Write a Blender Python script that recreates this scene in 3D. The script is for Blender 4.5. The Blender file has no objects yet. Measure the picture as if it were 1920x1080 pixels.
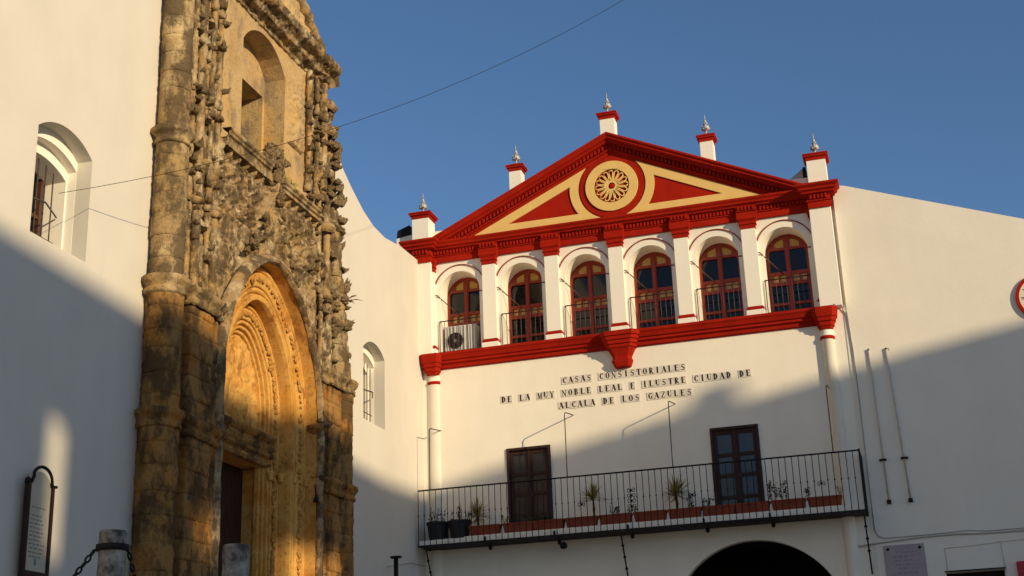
import bpy, bmesh, math, random
import numpy as np
from mathutils import Vector, Matrix
from mathutils.geometry import tessellate_polygon

S = bpy.context.scene
COL = S.collection
rnd = random.Random(7)
PI = math.pi

# ------------------------------------------------------------------ camera, sky, sun
# metres; the eye is the origin, x runs along the town hall front, y towards it, z up
cam_d = bpy.data.cameras.new('camera')
cam = bpy.data.objects.new('camera', cam_d); COL.objects.link(cam)
cam_d.sensor_width = 36.0
cam_d.lens = 36.0 * 2581.1 / 1920.0
cam_d.clip_start = 0.1; cam_d.clip_end = 2000
Rv = Vector((0.95678, 0.28865046, -0.03539708)); Uv = Vector((0.12622374, -0.30253614, 0.94474306)); Fv = Vector((-0.26199162, 0.90837921, 0.32589507))
m = Matrix((Rv, Uv, -Fv)).transposed().to_4x4()
cam.matrix_world = m
S.camera = cam

SUN = Vector((0.835, -0.487, 0.25)).normalized()
world = bpy.data.worlds.new('World'); S.world = world; world.use_nodes = True
nt = world.node_tree; nt.nodes.clear()
sky = nt.nodes.new('ShaderNodeTexSky'); sky.sky_type = 'NISHITA'; sky.sun_disc = False
sky.sun_elevation = math.asin(SUN.z); sky.sun_rotation = math.atan2(SUN.x, SUN.y)
sky.altitude = 200; sky.air_density = 1.0; sky.dust_density = 0.5; sky.ozone_density = 4.2
bg = nt.nodes.new('ShaderNodeBackground'); bg.inputs['Strength'].default_value = 0.122
wo = nt.nodes.new('ShaderNodeOutputWorld')
nt.links.new(sky.outputs[0], bg.inputs[0]); nt.links.new(bg.outputs[0], wo.inputs[0])

sl = bpy.data.lights.new('sun', 'SUN'); sl.energy = 4.5; sl.angle = math.radians(0.55); sl.color = (1.0, 0.80, 0.50)
so = bpy.data.objects.new('sun', sl); COL.objects.link(so)
so.rotation_euler = SUN.to_track_quat('Z', 'Y').to_euler(); so.location = (40, -30, 40)

S.view_settings.view_transform = 'Standard'; S.view_settings.look = 'None'
S.view_settings.exposure = 0.0; S.view_settings.gamma = 1.0; S.view_settings.use_curve_mapping = False
try:
    S.cycles.max_bounces = 8; S.cycles.diffuse_bounces = 4
except Exception: pass

# ------------------------------------------------------------------ numpy noise
def _hash(ix, iy, iz, seed):
    h = (ix.astype(np.int64) * 374761393 + iy.astype(np.int64) * 668265263 + iz.astype(np.int64) * 2147483647 + seed * 1274126177) & 0xffffffff
    h = ((h ^ (h >> 13)) * 1274126177) & 0xffffffff
    h = (h ^ (h >> 16)) & 0xffffffff
    return h / 4294967295.0
def vnoise(p, seed=0):
    p = np.asarray(p, float); i = np.floor(p); f = p - i; f = f * f * (3 - 2 * f)
    r = 0
    for dx in (0, 1):
        for dy in (0, 1):
            for dz in (0, 1):
                w = (f[:, 0] if dx else 1 - f[:, 0]) * (f[:, 1] if dy else 1 - f[:, 1]) * (f[:, 2] if dz else 1 - f[:, 2])
                r = r + w * _hash(i[:, 0] + dx, i[:, 1] + dy, i[:, 2] + dz, seed)
    return r * 2 - 1
def fbm(p, freq=1.0, octv=4, seed=0, gain=.5):
    p = np.asarray(p, float) * freq; a = 1.0; r = 0; t = 0
    for k in range(octv):
        r = r + a * vnoise(p, seed + k); t += a; a *= gain; p = p * 2.03 + 3.1
    return r / t
def worley(p, freq=1.0, seed=0):
    p = np.asarray(p, float) * freq; i = np.floor(p)
    best = np.full(len(p), 9.0); sec = np.full(len(p), 9.0)
    for dx in (-1, 0, 1):
        for dy in (-1, 0, 1):
            for dz in (-1, 0, 1):
                c = i + np.array([dx, dy, dz])
                q = c + np.stack([_hash(c[:, 0], c[:, 1], c[:, 2], seed + s) for s in (11, 23, 37)], 1)
                d = np.sqrt(((q - p) ** 2).sum(1))
                m_ = d < best
                sec = np.where(m_, best, np.minimum(sec, d)); best = np.where(m_, d, best)
    return best, sec

# ------------------------------------------------------------------ materials
def mat(name, base, rough=0.8, var=0.0, vscale=3.0, bump=0.0, bscale=40.0, spec=0.3, metal=0.0, base2=None, mix=0.5, mscale=2.0, streak=False, detail=6, width=.12):
    m = bpy.data.materials.new(name); m.use_nodes = True; n = m.node_tree.nodes; L = m.node_tree.links
    b = n['Principled BSDF']; b.inputs['Roughness'].default_value = rough; b.inputs['Specular IOR Level'].default_value = spec
    b.inputs['Metallic'].default_value = metal
    b.inputs['Base Color'].default_value = (*base, 1)
    tc = n.new('ShaderNodeTexCoord')
    src = None
    if base2 is not None:
        mp = n.new('ShaderNodeMapping'); L.new(tc.outputs['Object'], mp.inputs[0])
        mp.inputs['Scale'].default_value = (1, 1, .25) if streak else (1, 1, 1)
        t = n.new('ShaderNodeTexNoise'); t.inputs['Scale'].default_value = mscale; t.inputs['Detail'].default_value = detail; t.inputs['Roughness'].default_value = .65
        L.new(mp.outputs[0], t.inputs[0])
        r = n.new('ShaderNodeValToRGB'); r.color_ramp.elements[0].position = mix - width; r.color_ramp.elements[1].position = mix + width
        r.color_ramp.elements[0].color = (*base, 1); r.color_ramp.elements[1].color = (*base2, 1)
        L.new(t.outputs[0], r.inputs[0]); src = r.outputs[0]
    if var:
        t2 = n.new('ShaderNodeTexNoise'); t2.inputs['Scale'].default_value = vscale; t2.inputs['Detail'].default_value = 8
        L.new(tc.outputs['Object'], t2.inputs[0])
        mr = n.new('ShaderNodeMapRange'); mr.inputs[1].default_value = .25; mr.inputs[2].default_value = .75
        mr.inputs[3].default_value = 1 - var; mr.inputs[4].default_value = 1 + var
        L.new(t2.outputs[0], mr.inputs[0])
        mx = n.new('ShaderNodeMix'); mx.data_type = 'RGBA'; mx.blend_type = 'MULTIPLY'; mx.inputs[0].default_value = 1
        if src: L.new(src, mx.inputs[6])
        else: mx.inputs[6].default_value = (*base, 1)
        L.new(mr.outputs[0], mx.inputs[7]); src = mx.outputs[2]
    if src: L.new(src, b.inputs['Base Color'])
    if bump:
        t3 = n.new('ShaderNodeTexNoise'); t3.inputs['Scale'].default_value = bscale; t3.inputs['Detail'].default_value = 8; t3.inputs['Roughness'].default_value = .6
        L.new(tc.outputs['Object'], t3.inputs[0])
        bp = n.new('ShaderNodeBump'); bp.inputs['Strength'].default_value = 1.0; bp.inputs['Distance'].default_value = bump
        L.new(t3.outputs[0], bp.inputs['Height']); L.new(bp.outputs[0], b.inputs['Normal'])
    return m

def stone_mat(name, cols, scale=1.4, pit=0.012, seed=0.0, grime=(.10, .085, .06), gamt=.5):
    """weathered limestone: three stone tones in patches, lichen-grey crust in clouds, small dark pits"""
    m = bpy.data.materials.new(name); m.use_nodes = True; n = m.node_tree.nodes; L = m.node_tree.links
    b = n['Principled BSDF']; b.inputs['Roughness'].default_value = .93; b.inputs['Specular IOR Level'].default_value = .15
    tc = n.new('ShaderNodeTexCoord'); mp = n.new('ShaderNodeMapping'); mp.inputs['Location'].default_value = (seed, seed * .7, seed * .3)
    L.new(tc.outputs['Object'], mp.inputs[0])
    def noise(sc, det=7, ro=.62, stretch=None):
        t = n.new('ShaderNodeTexNoise'); t.inputs['Scale'].default_value = sc; t.inputs['Detail'].default_value = det; t.inputs['Roughness'].default_value = ro
        if stretch:
            mm = n.new('ShaderNodeMapping'); mm.inputs['Scale'].default_value = stretch; L.new(mp.outputs[0], mm.inputs[0]); L.new(mm.outputs[0], t.inputs[0])
        else: L.new(mp.outputs[0], t.inputs[0])
        return t.outputs[0]
    r = n.new('ShaderNodeValToRGB'); e = r.color_ramp.elements
    e[0].position = .36; e[0].color = (*cols[0], 1); e[1].position = .64; e[1].color = (*cols[2], 1)
    k = e.new(.5); k.color = (*cols[1], 1)
    L.new(noise(scale), r.inputs[0])
    g = n.new('ShaderNodeValToRGB'); g.color_ramp.elements[0].position = gamt - .045; g.color_ramp.elements[1].position = gamt + .06
    L.new(noise(scale * 1.7, 9, .7, (1, 1, .55)), g.inputs[0])
    gm = n.new('ShaderNodeMath'); gm.operation = 'MULTIPLY'; gm.inputs[1].default_value = .88; L.new(g.outputs[0], gm.inputs[0])
    mx = n.new('ShaderNodeMix'); mx.data_type = 'RGBA'; L.new(gm.outputs[0], mx.inputs[0]); L.new(r.outputs[0], mx.inputs[6]); mx.inputs[7].default_value = (*grime, 1)
    p = n.new('ShaderNodeValToRGB'); p.color_ramp.elements[0].position = .56; p.color_ramp.elements[1].position = .68
    L.new(noise(scale * 13, 5, .6), p.inputs[0])
    pm = n.new('ShaderNodeMath'); pm.operation = 'MULTIPLY'; pm.inputs[1].default_value = .55; L.new(p.outputs[0], pm.inputs[0])
    mx2 = n.new('ShaderNodeMix'); mx2.data_type = 'RGBA'; L.new(pm.outputs[0], mx2.inputs[0]); L.new(mx.outputs[2], mx2.inputs[6]); mx2.inputs[7].default_value = (grime[0] * .6, grime[1] * .6, grime[2] * .6, 1)
    L.new(mx2.outputs[2], b.inputs['Base Color'])
    bp = n.new('ShaderNodeBump'); bp.inputs['Distance'].default_value = pit * 2; bp.inputs['Strength'].default_value = 1
    ad = n.new('ShaderNodeMath'); ad.operation = 'ADD'; L.new(noise(9, 9, .7), ad.inputs[0]); L.new(noise(34, 6, .7), ad.inputs[1])
    L.new(ad.outputs[0], bp.inputs['Height']); L.new(bp.outputs[0], b.inputs['Normal'])
    return m

M = {}
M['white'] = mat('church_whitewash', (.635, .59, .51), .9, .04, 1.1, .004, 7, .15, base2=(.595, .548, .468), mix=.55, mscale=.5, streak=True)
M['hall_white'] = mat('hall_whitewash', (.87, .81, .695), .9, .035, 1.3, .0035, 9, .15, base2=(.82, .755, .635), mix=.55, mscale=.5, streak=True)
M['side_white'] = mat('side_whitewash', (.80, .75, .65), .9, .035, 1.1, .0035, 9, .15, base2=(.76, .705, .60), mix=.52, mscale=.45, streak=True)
M['white_clean'] = mat('white_trim', (.85, .795, .69), .88, .02, 2, .002, 20, .2)
M['red'] = mat('red_paint', (.36, .014, .004), .8, .12, 2.5, .002, 25, .08, base2=(.29, .011, .004), mix=.5, mscale=1.5, streak=True)
M['gold'] = mat('ochre_paint', (.74, .50, .17), .8, .05, 4, .002, 30, .25)
M['winred'] = mat('red_window_paint', (.27, .026, .008), .45, .1, 5, 0, 1, .4)
M['amber'] = mat('amber_glass', (.62, .36, .07), .25, .25, 9, 0, 1, .5)
M['glass'] = mat('dark_glass', (.008, .008, .010), .05, 0, 1, 0, 1, .42)
M['iron'] = mat('black_iron', (.012, .010, .010), .65, .2, 20, .001, 60, .22)
M['iron_lit'] = mat('sunlit_iron', (.06, .045, .04), .5, .2, 20, 0, 60, .4)  # paler copy of the black iron, sunlight put into its colour
M['wood'] = mat('dark_brown_wood', (.035, .013, .010), .6, .25, 6, .001, 30, .3)
M['woodglass'] = mat('curtained_glass', (.035, .035, .042), .18, .3, 3, 0, 1, .6, base2=(.06, .05, .03), mix=.6, mscale=2)
M['terra'] = mat('terracotta', (.24, .055, .028), .85, .15, 6, .002, 40, .2)
M['blackpot'] = mat('black_plastic', (.014, .014, .016), .6, 0, 1, 0, 1, .4)
M['soil'] = mat('soil', (.03, .02, .013), .95, .3, 30, .01, 40, .1)
M['leaf'] = mat('leaf_green', (.035, .055, .018), .6, .35, 8, 0, 1, .3)
M['yucca'] = mat('yucca_green', (.30, .25, .06), .6, .35, 6, 0, 1, .3)
M['dry'] = mat('dry_stem', (.10, .055, .035), .8, .3, 10, 0, 1, .2)
M['trunk'] = mat('brown_trunk', (.07, .045, .028), .9, .3, 14, .004, 30, .2)
M['ceramic'] = mat('mottled_ceramic', (.50, .48, .46), .35, .1, 10, 0, 1, .5, base2=(.10, .10, .11), mix=.53, mscale=22, width=.05)
M['tile'] = mat('cream_tile', (.74, .68, .58), .5, .08, 12, 0, 1, .4)
M['ink'] = mat('letter_glaze', (.025, .010, .006), .5, 0, 1, 0, 1, .4)
M['acwhite'] = mat('unit_white', (.62, .60, .56), .5, .03, 5, 0, 1, .4)
M['grey'] = mat('grey_cable', (.42, .40, .37), .8, .1, 10, 0, 1, .2)
M['polegrey'] = mat('pale_metal', (.52, .46, .40), .6, .15, 8, 0, 1, .4)
M['plaque'] = mat('marble_plaque', (.36, .30, .31), .6, .1, 6, .001, 30, .4)
M['paper'] = mat('cream_panel', (.50, .45, .33), .6, .08, 5, 0, 1, .3)
M['print'] = mat('grey_print', (.20, .19, .21), .8)
M['bronze_red'] = mat('faded_red_paint', (.24, .035, .02), .8, .15, 6)
M['bronze'] = mat('brown_metal', (.09, .035, .018), .5, .2, 12, 0, 1, .5, .2)
M['clockface'] = mat('clock_face', (.72, .66, .54), .6, .03, 4)
M['concrete'] = mat('stained_concrete', (.33, .30, .26), .95, .2, 8, .006, 30, .15, base2=(.07, .06, .055), mix=.52, mscale=6)
M['floor'] = mat('paving', (.48, .40, .29), .95, .15, 3, .01, 8, .15, base2=(.40, .33, .25), mix=.5, mscale=1)
M['tilesroof'] = mat('clay_roof', (.30, .13, .07), .9, .2, 4, .02, 12, .15)
M['dark'] = mat('interior_shade', (.022, .016, .014), .95)  # near-black colour stands in for the shade inside openings
M['signred'] = mat('red_enamel', (.42, .02, .03), .45, .05, 4)
M['door'] = mat('old_door_wood', (.035, .014, .008), .75, .3, 5, .003, 12, .2)
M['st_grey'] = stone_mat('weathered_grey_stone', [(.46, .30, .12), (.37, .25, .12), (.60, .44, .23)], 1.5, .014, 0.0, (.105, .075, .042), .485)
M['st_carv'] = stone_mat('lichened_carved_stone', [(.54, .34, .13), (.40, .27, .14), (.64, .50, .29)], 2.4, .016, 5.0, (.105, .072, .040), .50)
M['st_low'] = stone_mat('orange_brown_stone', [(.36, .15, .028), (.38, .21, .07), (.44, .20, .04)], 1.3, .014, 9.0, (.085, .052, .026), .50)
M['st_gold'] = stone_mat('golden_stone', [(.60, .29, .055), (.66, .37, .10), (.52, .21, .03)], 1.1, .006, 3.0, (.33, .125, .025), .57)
M['st_plas'] = stone_mat('ochre_render', [(.60, .38, .14), (.56, .39, .19), (.48, .31, .14)], 1.2, .012, 13.0, (.30, .22, .14), .545)

# ------------------------------------------------------------------ object helpers
WL = {}
def tag(o, label=None, cat=None, group=None, kind=None):
    if label: o['label'] = label
    if cat: o['category'] = cat
    if group: o['group'] = group
    if kind: o['kind'] = kind
    return o
def thing(name, loc, label, cat, group=None):
    o = bpy.data.objects.new(name, None); COL.objects.link(o); o.location = loc; o.empty_display_size = .2
    WL[o] = Vector(loc); tag(o, label, cat, group); return o
def link(name, me, parent=None, loc=(0, 0, 0), rot=None, scale=None):
    o = bpy.data.objects.new(name, me); COL.objects.link(o)
    if parent is not None: o.parent = parent; o.location = Vector(loc) - WL[parent]
    else: o.location = loc
    WL[o] = Vector(loc)
    if rot is not None: o.rotation_euler = rot
    if scale is not None: o.scale = scale
    return o
def copy_thing(src, loc, rotz=None, scale=None):
    """a thing with its parts and their sub-parts"""
    def rec(o, par):
        c = o.copy(); COL.objects.link(c)
        if par is not None: c.parent = par
        for ch in [q for q in bpy.data.objects if q.parent == o]: rec(ch, c)
        return c
    c = rec(src, None); c.location = loc
    if rotz is not None: c.rotation_euler = (0, 0, rotz)
    if scale is not None: c.scale = (scale, scale, scale)
    WL[c] = Vector(loc)
    return c

class MB:
    def __init__(s): s.v = []; s.f = []
    def add(s, vs, fs):
        k = len(s.v); s.v.extend([tuple(p) for p in vs]); s.f.extend([tuple(i + k for i in f) for f in fs]); return s
    def box(s, x0, x1, y0, y1, z0, z1):
        return s.add([(x0, y0, z0), (x1, y0, z0), (x1, y1, z0), (x0, y1, z0), (x0, y0, z1), (x1, y0, z1), (x1, y1, z1), (x0, y1, z1)],
                     [(0, 3, 2, 1), (4, 5, 6, 7), (0, 1, 5, 4), (1, 2, 6, 5), (2, 3, 7, 6), (3, 0, 4, 7)])
    def loft(s, rings, cap=True, closed=True):
        n = len(rings[0]); base = len(s.v)
        for r in rings: s.v.extend([tuple(p) for p in r])
        for i in range(len(rings) - 1):
            for j in range(n if closed else n - 1):
                a = base + i * n + j; b = base + i * n + (j + 1) % n
                s.f.append((a, b, b + n, a + n))
        if cap:
            s.f.append(tuple(base + j for j in reversed(range(n)))); s.f.append(tuple(base + (len(rings) - 1) * n + j for j in range(n)))
        return s
    def lathe(s, prof, c=(0, 0, 0), n=16, a0=0, a1=2 * PI, sx=1, sy=1):
        full = abs(a1 - a0 - 2 * PI) < 1e-6; k = n if full else n + 1
        rings = [[(c[0] + r * sx * math.cos(a0 + (a1 - a0) * j / n), c[1] + r * sy * math.sin(a0 + (a1 - a0) * j / n), c[2] + z) for j in range(k)] for r, z in prof]
        return s.loft(rings, cap=full, closed=full)
    def tube(s, pts, r, n=6, r1=None):
        pts = [Vector(p) for p in pts]; rings = []
        up = Vector((0, 0, 1))
        for i, p in enumerate(pts):
            d = (pts[min(i + 1, len(pts) - 1)] - pts[max(i - 1, 0)]).normalized()
            a = d.cross(up)
            if a.length < 1e-3: a = d.cross(Vector((0, 1, 0)))
            a.normalize(); b = d.cross(a); rr = r if r1 is None else r + (r1 - r) * i / max(1, len(pts) - 1)
            rings.append([p + a * rr * math.cos(2 * PI * j / n) + b * rr * math.sin(2 * PI * j / n) for j in range(n)])
        return s.loft(rings)
    def plate(s, outer, holes, fr, d, map3):
        """outer/holes in 2D, front depth fr, back depth fr+d; map3(a,b,depth)->xyz; walls closed round the outline and every hole"""
        polys = [outer] + list(holes)
        flat = [p for q in polys for p in q]
        tris = tessellate_polygon([[Vector((p[0], p[1], 0)) for p in q] for q in polys])
        k = len(s.v); n = len(flat)
        s.v.extend([map3(p[0], p[1], fr) for p in flat]); s.v.extend([map3(p[0], p[1], fr + d) for p in flat])
        for t in tris:
            s.f.append((k + t[0], k + t[1], k + t[2])); s.f.append((k + n + t[2], k + n + t[1], k + n + t[0]))
        o = 0
        for q in polys:
            for i in range(len(q)):
                a = k + o + i; b = k + o + (i + 1) % len(q); s.f.append((a, b, b + n, a + n))
            o += len(q)
        return s
    def mesh(s, name, m, smooth=False, off=Vector((0, 0, 0)), fix=True):
        me = bpy.data.meshes.new(name)
        me.from_pydata([(v[0] - off.x, v[1] - off.y, v[2] - off.z) for v in s.v], [], s.f)
        if m: me.materials.append(m)
        if fix:
            bm = bmesh.new(); bm.from_mesh(me); bmesh.ops.recalc_face_normals(bm, faces=bm.faces); bm.to_mesh(me); bm.free()
        if smooth:
            me.polygons.foreach_set('use_smooth', [True] * len(me.polygons))
        me.update(); return me
    def build(s, name, m, parent=None, smooth=False, bevel=0, fix=True, label=None):
        off = WL[parent] if parent is not None else Vector((0, 0, 0))
        me = s.mesh(name, m, smooth, off, fix)
        o = bpy.data.objects.new(name, me); COL.objects.link(o); o.parent = parent; WL[o] = Vector(off)
        if bevel:
            b = o.modifiers.new('bevel', 'BEVEL'); b.width = bevel; b.segments = 2; b.limit_method = 'ANGLE'; b.angle_limit = math.radians(40)
        if label: o['label'] = label
        return o
XZ = lambda a, b, d: (a, d, b)             # wall facing -y: a = x, b = z, depth = y
CX = -10.95
YZ = lambda a, b, d: (CX - d, a, b)        # church wall facing +x: a = y, b = z, depth = into the wall
def arc(cx, cz, r, a0, a1, n):
    return [(cx + r * math.cos(a0 + (a1 - a0) * i / n), cz + r * math.sin(a0 + (a1 - a0) * i / n)) for i in range(n + 1)]
def arch_hole(cx, zb, zs, r, n=20):
    return [(cx - r, zb), (cx + r, zb)] + arc(cx, zs, r, 0, PI, n)
def seg_arch(cx, zb, zs, hw, rise, n=14):
    R = (hw * hw + rise * rise) / (2 * rise); c = zs + rise - R; a = math.asin(hw / R)
    return [(cx - hw, zb), (cx + hw, zb)] + arc(cx, c, R, PI / 2 - a, PI / 2 + a, n)
def rect(x0, x1, z0, z1): return [(x0, z0), (x1, z0), (x1, z1), (x0, z1)]
def sweep_x(mb, prof, x0, x1):
    """profile of (y,z) points closed, run from x0 to x1"""
    return mb.loft([[(x0, y, z) for y, z in prof], [(x1, y, z) for y, z in prof]])

# ------------------------------------------------------------------ ground
g = MB()
ys = [-60, -2, 4, 12, 20, 70]; zs_ = [-1.75, -1.65, -1.0, .05, .4, .4]
xs = [-400, -60, -20, -6, 6, 20, 60, 400]
ysA = [-400] + ys + [400]; zA = [-1.75] + zs_ + [.4]
g.add([(x, y, z) for y, z in zip(ysA, zA) for x in xs], [(j * 8 + i, j * 8 + i + 1, j * 8 + i + 9, j * 8 + i + 8) for j in range(len(ysA) - 1) for i in range(7)])
tag(g.build('ground', M['floor']), kind='structure')
g = MB(); g.box(-10.95, -6.6, 10.2, 30.0, -.4, 1.4)
tag(g.build('terrace', M['floor'], bevel=.02), kind='structure')

# ------------------------------------------------------------------ building across the square whose roofline shades both fronts
hx = Vector((SUN.x, SUN.y, 0)).normalized(); ux = Vector((-hx.y, hx.x, 0))
T = 30.0; dz = -10.0 * SUN.z / math.hypot(SUN.x, SUN.y)
prof = [(2.8, 21.25), (6.65, 21.45), (9.7, 21.74), (16.8, 22.08), (18.2, 22.22), (19.9, 22.55), (20.5, 22.74), (21.1, 22.78), (22.0, 22.70), (23.55, 22.62), (23.62, 22.99), (24.14, 22.99), (24.22, 22.42), (25.2, 22.36), (26.0, 22.30), (27.3, 22.15), (30.8, 21.7)]
outer = [(2.8, -1.7)] + [(30.8, -1.7)] + [(u, z + dz) for u, z in reversed(prof)]
holes = [rect(7.87, 8.13, 17.6 + dz, 19.45 + dz), rect(13.95, 15.50, 15.0 + dz, 19.60 + dz), rect(10.85, 11.32, 18.35 + dz, 19.05 + dz)]
bd = MB()
bd.plate(outer, holes, 0, .35, lambda a, b, d: tuple(hx * (T + d) + ux * a + Vector((0, 0, b))))
opp = thing('shading_building', tuple(hx * T + ux * 16 + Vector((0, 0, -1.7))), 'long pale building across the square whose stepped roofline shades the lower walls, outside the frame', 'building')
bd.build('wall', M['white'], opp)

# ------------------------------------------------------------------ church: wall with two deep arched windows
church = thing('church', (CX, 15, -1.6), 'tall whitewashed church wall on the left with curved gable edge and two small windows', 'church')
top = [(30.25, 11.72), (28.6, 11.66), (27.6, 11.52), (26.9, 11.55), (26.3, 11.70), (25.65, 11.98), (25.2, 12.22), (24.84, 12.5), (24.45, 12.95), (24.2, 13.4), (23.9, 13.9), (23.4, 14.05), (20.6, 15.0), (19.0, 18), (3.0, 18)]
outer = [(3.0, -1.7), (30.25, -1.7)] + top
W = []
WIN = [(15.355, .655), (26.90, .615)]
cw = MB(); holes = [seg_arch(c, 6.98, 8.56, hw, .24) for c, hw in WIN]
# portal recess behind the arch and the alcove window
PU = 21.2
holes.append(rect(PU - 1.9, PU + 1.9, -1.6, 13.46))
cw.plate(outer, holes, 0, .25, YZ)
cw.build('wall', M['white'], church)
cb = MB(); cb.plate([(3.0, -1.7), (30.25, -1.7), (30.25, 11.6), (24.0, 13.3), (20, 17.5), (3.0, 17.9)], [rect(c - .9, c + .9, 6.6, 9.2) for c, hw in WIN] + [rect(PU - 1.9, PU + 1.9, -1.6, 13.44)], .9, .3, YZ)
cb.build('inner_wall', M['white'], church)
for k, (c, hw) in enumerate(WIN):
    fr = MB()
    fr.plate(rect(c - .88, c + .88, 6.7, 9.1), [seg_arch(c, 6.98, 8.42, hw - .004, .20)], .2505, .15, YZ)
    fr.plate(rect(c - .88, c + .88, 6.7, 9.1), [seg_arch(c, 6.98, 8.28, hw - .03, .17)], .401, .45, YZ)
    win = fr.build('window', M['white_clean'], church)
    gl = MB(); gl.plate(rect(c - hw, c + hw, 6.9, 8.7), [], .80, .03, YZ); gl.build('pane', M['glass'], win)
    sh = MB()
    for a in (c - hw + .10, c + .0, c + hw - .14):
        sh.box(CX - .80, CX - .74, a, a + .05, 6.98, 8.5)
    for z in (7.0, 7.7, 8.36): sh.box(CX - .795, CX - .75, c - hw + .1, c + hw - .1, z, z + .05)
    sh.build('frame', M['bronze'], win)
    # iron cage grille standing off the glass and coming to a ridge in the middle
    gr = MB(); gd = .50 if k == 0 else .27
    for t in np.linspace(-.85, .85, 6):
        y = c + t * (hw - .12); x = CX - gd
        gr.tube([(x, y, 6.99), (x, y, 8.44 - .12 * t * t)], .011)
    gr.tube([(CX - gd, c - hw + .06, 7.72), (CX - gd + .22, c + .02, 7.70), (CX - gd, c + hw - .06, 7.72)], .014)
    gr.tube([(CX - gd, c - hw + .1, 7.3), (CX - gd, c + hw - .1, 7.3)], .010)
    gr.build('grille', M['iron_lit'], win, smooth=True)

# ------------------------------------------------------------------ church portal
portal = thing('church_portal', (CX, PU, 1.4), 'weathered golden Gothic stone portal with pointed arch and carved buttresses on the church wall', 'portal')
def P(u, v, z): return (CX + v, PU + u, z)
def disp_mesh(name, V, F, m, parent, off=None, smooth=True, label=None):
    o_ = WL[parent]; V = np.asarray(V) - np.array(o_)
    me = bpy.data.meshes.new(name); me.from_pydata(V.tolist(), [], F); me.materials.append(m)
    if smooth: me.polygons.foreach_set('use_smooth', [True] * len(me.polygons))
    me.update(); o = bpy.data.objects.new(name, me); COL.objects.link(o); o.parent = parent; WL[o] = Vector(o_)
    if label: o['label'] = label
    return o
def grid_faces(nu, nv, base=0, closed=False):
    F = []
    for i in range(nv - 1):
        for j in range(nu if closed else nu - 1):
            a = base + i * nu + j; b = base + i * nu + (j + 1) % nu
            F.append((a, b, b + nu, a + nu))
    return F
def rough_surface(name, pts, m, parent, amp=.02, freq=3.0, pitamp=.012, closed=False, seed=1, fn=None, label=None):
    """pts: array [rows, cols, 3]; displaced along its own normals by stone-like noise"""
    pts = np.asarray(pts, float); nr, nc, _ = pts.shape
    if closed: du = np.roll(pts, -1, 1) - np.roll(pts, 1, 1)
    else: du = np.gradient(pts, axis=1)
    dv = np.gradient(pts, axis=0)
    nn = np.cross(du, dv); nn /= (np.linalg.norm(nn, axis=2, keepdims=True) + 1e-9)
    q = pts.reshape(-1, 3); n_ = nn.reshape(-1, 3)
    d = amp * fbm(q, freq, 4, seed) + pitamp * np.minimum(0, fbm(q, freq * 6, 3, seed + 5, .6) * 1.5)
    if fn is not None: d = d + fn(q)
    q = q + n_ * d[:, None]
    return disp_mesh(name, q, grid_faces(nc, nr, 0, closed), m, parent, label=label)
def poly_resample(pl, step):
    out = []
    for a, b in zip(pl[:-1], pl[1:]):
        n = max(1, int(math.ceil(math.dist(a, b) / step)))
        out += [tuple(a[k] + (b[k] - a[k]) * i / n for k in range(len(a))) for i in range(n)]
    out.append(tuple(pl[-1])); return out
def prism_rough(name, plan, z0, z1, m, parent, step=.05, zstep=None, amp=.015, freq=3, seed=1, pit=.012, fn=None, cap=True):
    """open plan polyline (u,v) standing from z0 to z1, given a rough skin and a top and bottom"""
    pl = poly_resample(plan, step); nz = max(2, int((z1 - z0) / (zstep or step)) + 1)
    pts = [[P(u, v, z0 + (z1 - z0) * i / (nz - 1)) for u, v in pl] for i in range(nz)]
    o = rough_surface(name, pts, m, parent, amp, freq, pit, seed=seed, fn=fn)
    return o
# --- moulded arch: one profile per order carried up the jambs and round two arcs
AW, AR, AZ = 1.95, 2.75, 6.14
def arch_line(t, zb, n=26):
    c = AW - AR; r = AR - t; th = math.acos(max(-1, min(1, -c / r)))
    right = [(AW - t, z) for z in np.linspace(zb, AZ, 34)][:-1] + [(c + r * math.cos(a), AZ + r * math.sin(a)) for a in np.linspace(0, th, n)]
    def soft(u, z):
        if z <= AZ: return (u, z)
        ue = math.sqrt(u * u + (.30 * max(0, 1 - u / 1.2)) ** 2)
        return (u, AZ + math.sqrt(max(0, r * r - (ue - c) ** 2)) + .03 * max(0, 1 - u / .6))
    right = [soft(*p) for p in right]
    return [(-a, b) for a, b in right] + [(a, b) for a, b in reversed(right[:-1])]
def order(name, prof, m, zb=1.4, amp=.008, freq=3, pit=.008, seed=1, fn=None, sub=.035, label=None):
    pr = poly_resample(prof, sub)
    lines = [arch_line(t, zb) for t, v in pr]
    pts = [[P(lines[k][i][0], pr[k][1], lines[k][i][1]) for k in range(len(pr))] for i in range(len(lines[0]))]
    return rough_surface(name, pts, m, portal, amp, freq, pit, seed=seed, fn=fn, label=label)
def rollp(t0, v0, t1, v1, bulge, n=7):
    """half-round between two profile points"""
    out = []; dt, dv = t1 - t0, v1 - v0; L_ = math.hypot(dt, dv); nx_, ny_ = dv / L_, -dt / L_
    for i in range(n + 1):
        a = PI * i / n; s_ = (1 - math.cos(a)) / 2
        out.append((t0 + dt * s_ - nx_ * bulge * math.sin(a), v0 + dv * s_ - ny_ * bulge * math.sin(a)))
    return out
order('hood_mould', rollp(-.10, .30, .02, .52, .05) + rollp(.02, .52, .06, .40, .02), M['st_carv'], amp=.03, freq=4, pit=.02, seed=3)
order('outer_order', [(.06, .40), (.07, .22), (.08, .14)] + rollp(.08, .14, .17, .17, .05) + [(.18, .12), (.20, .20), (.42, .15), (.43, .09)] + rollp(.43, .09, .52, .10, .055) + [(.53, .07), (.55, .12)], M['st_gold'], seed=5, sub=.022)
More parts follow.
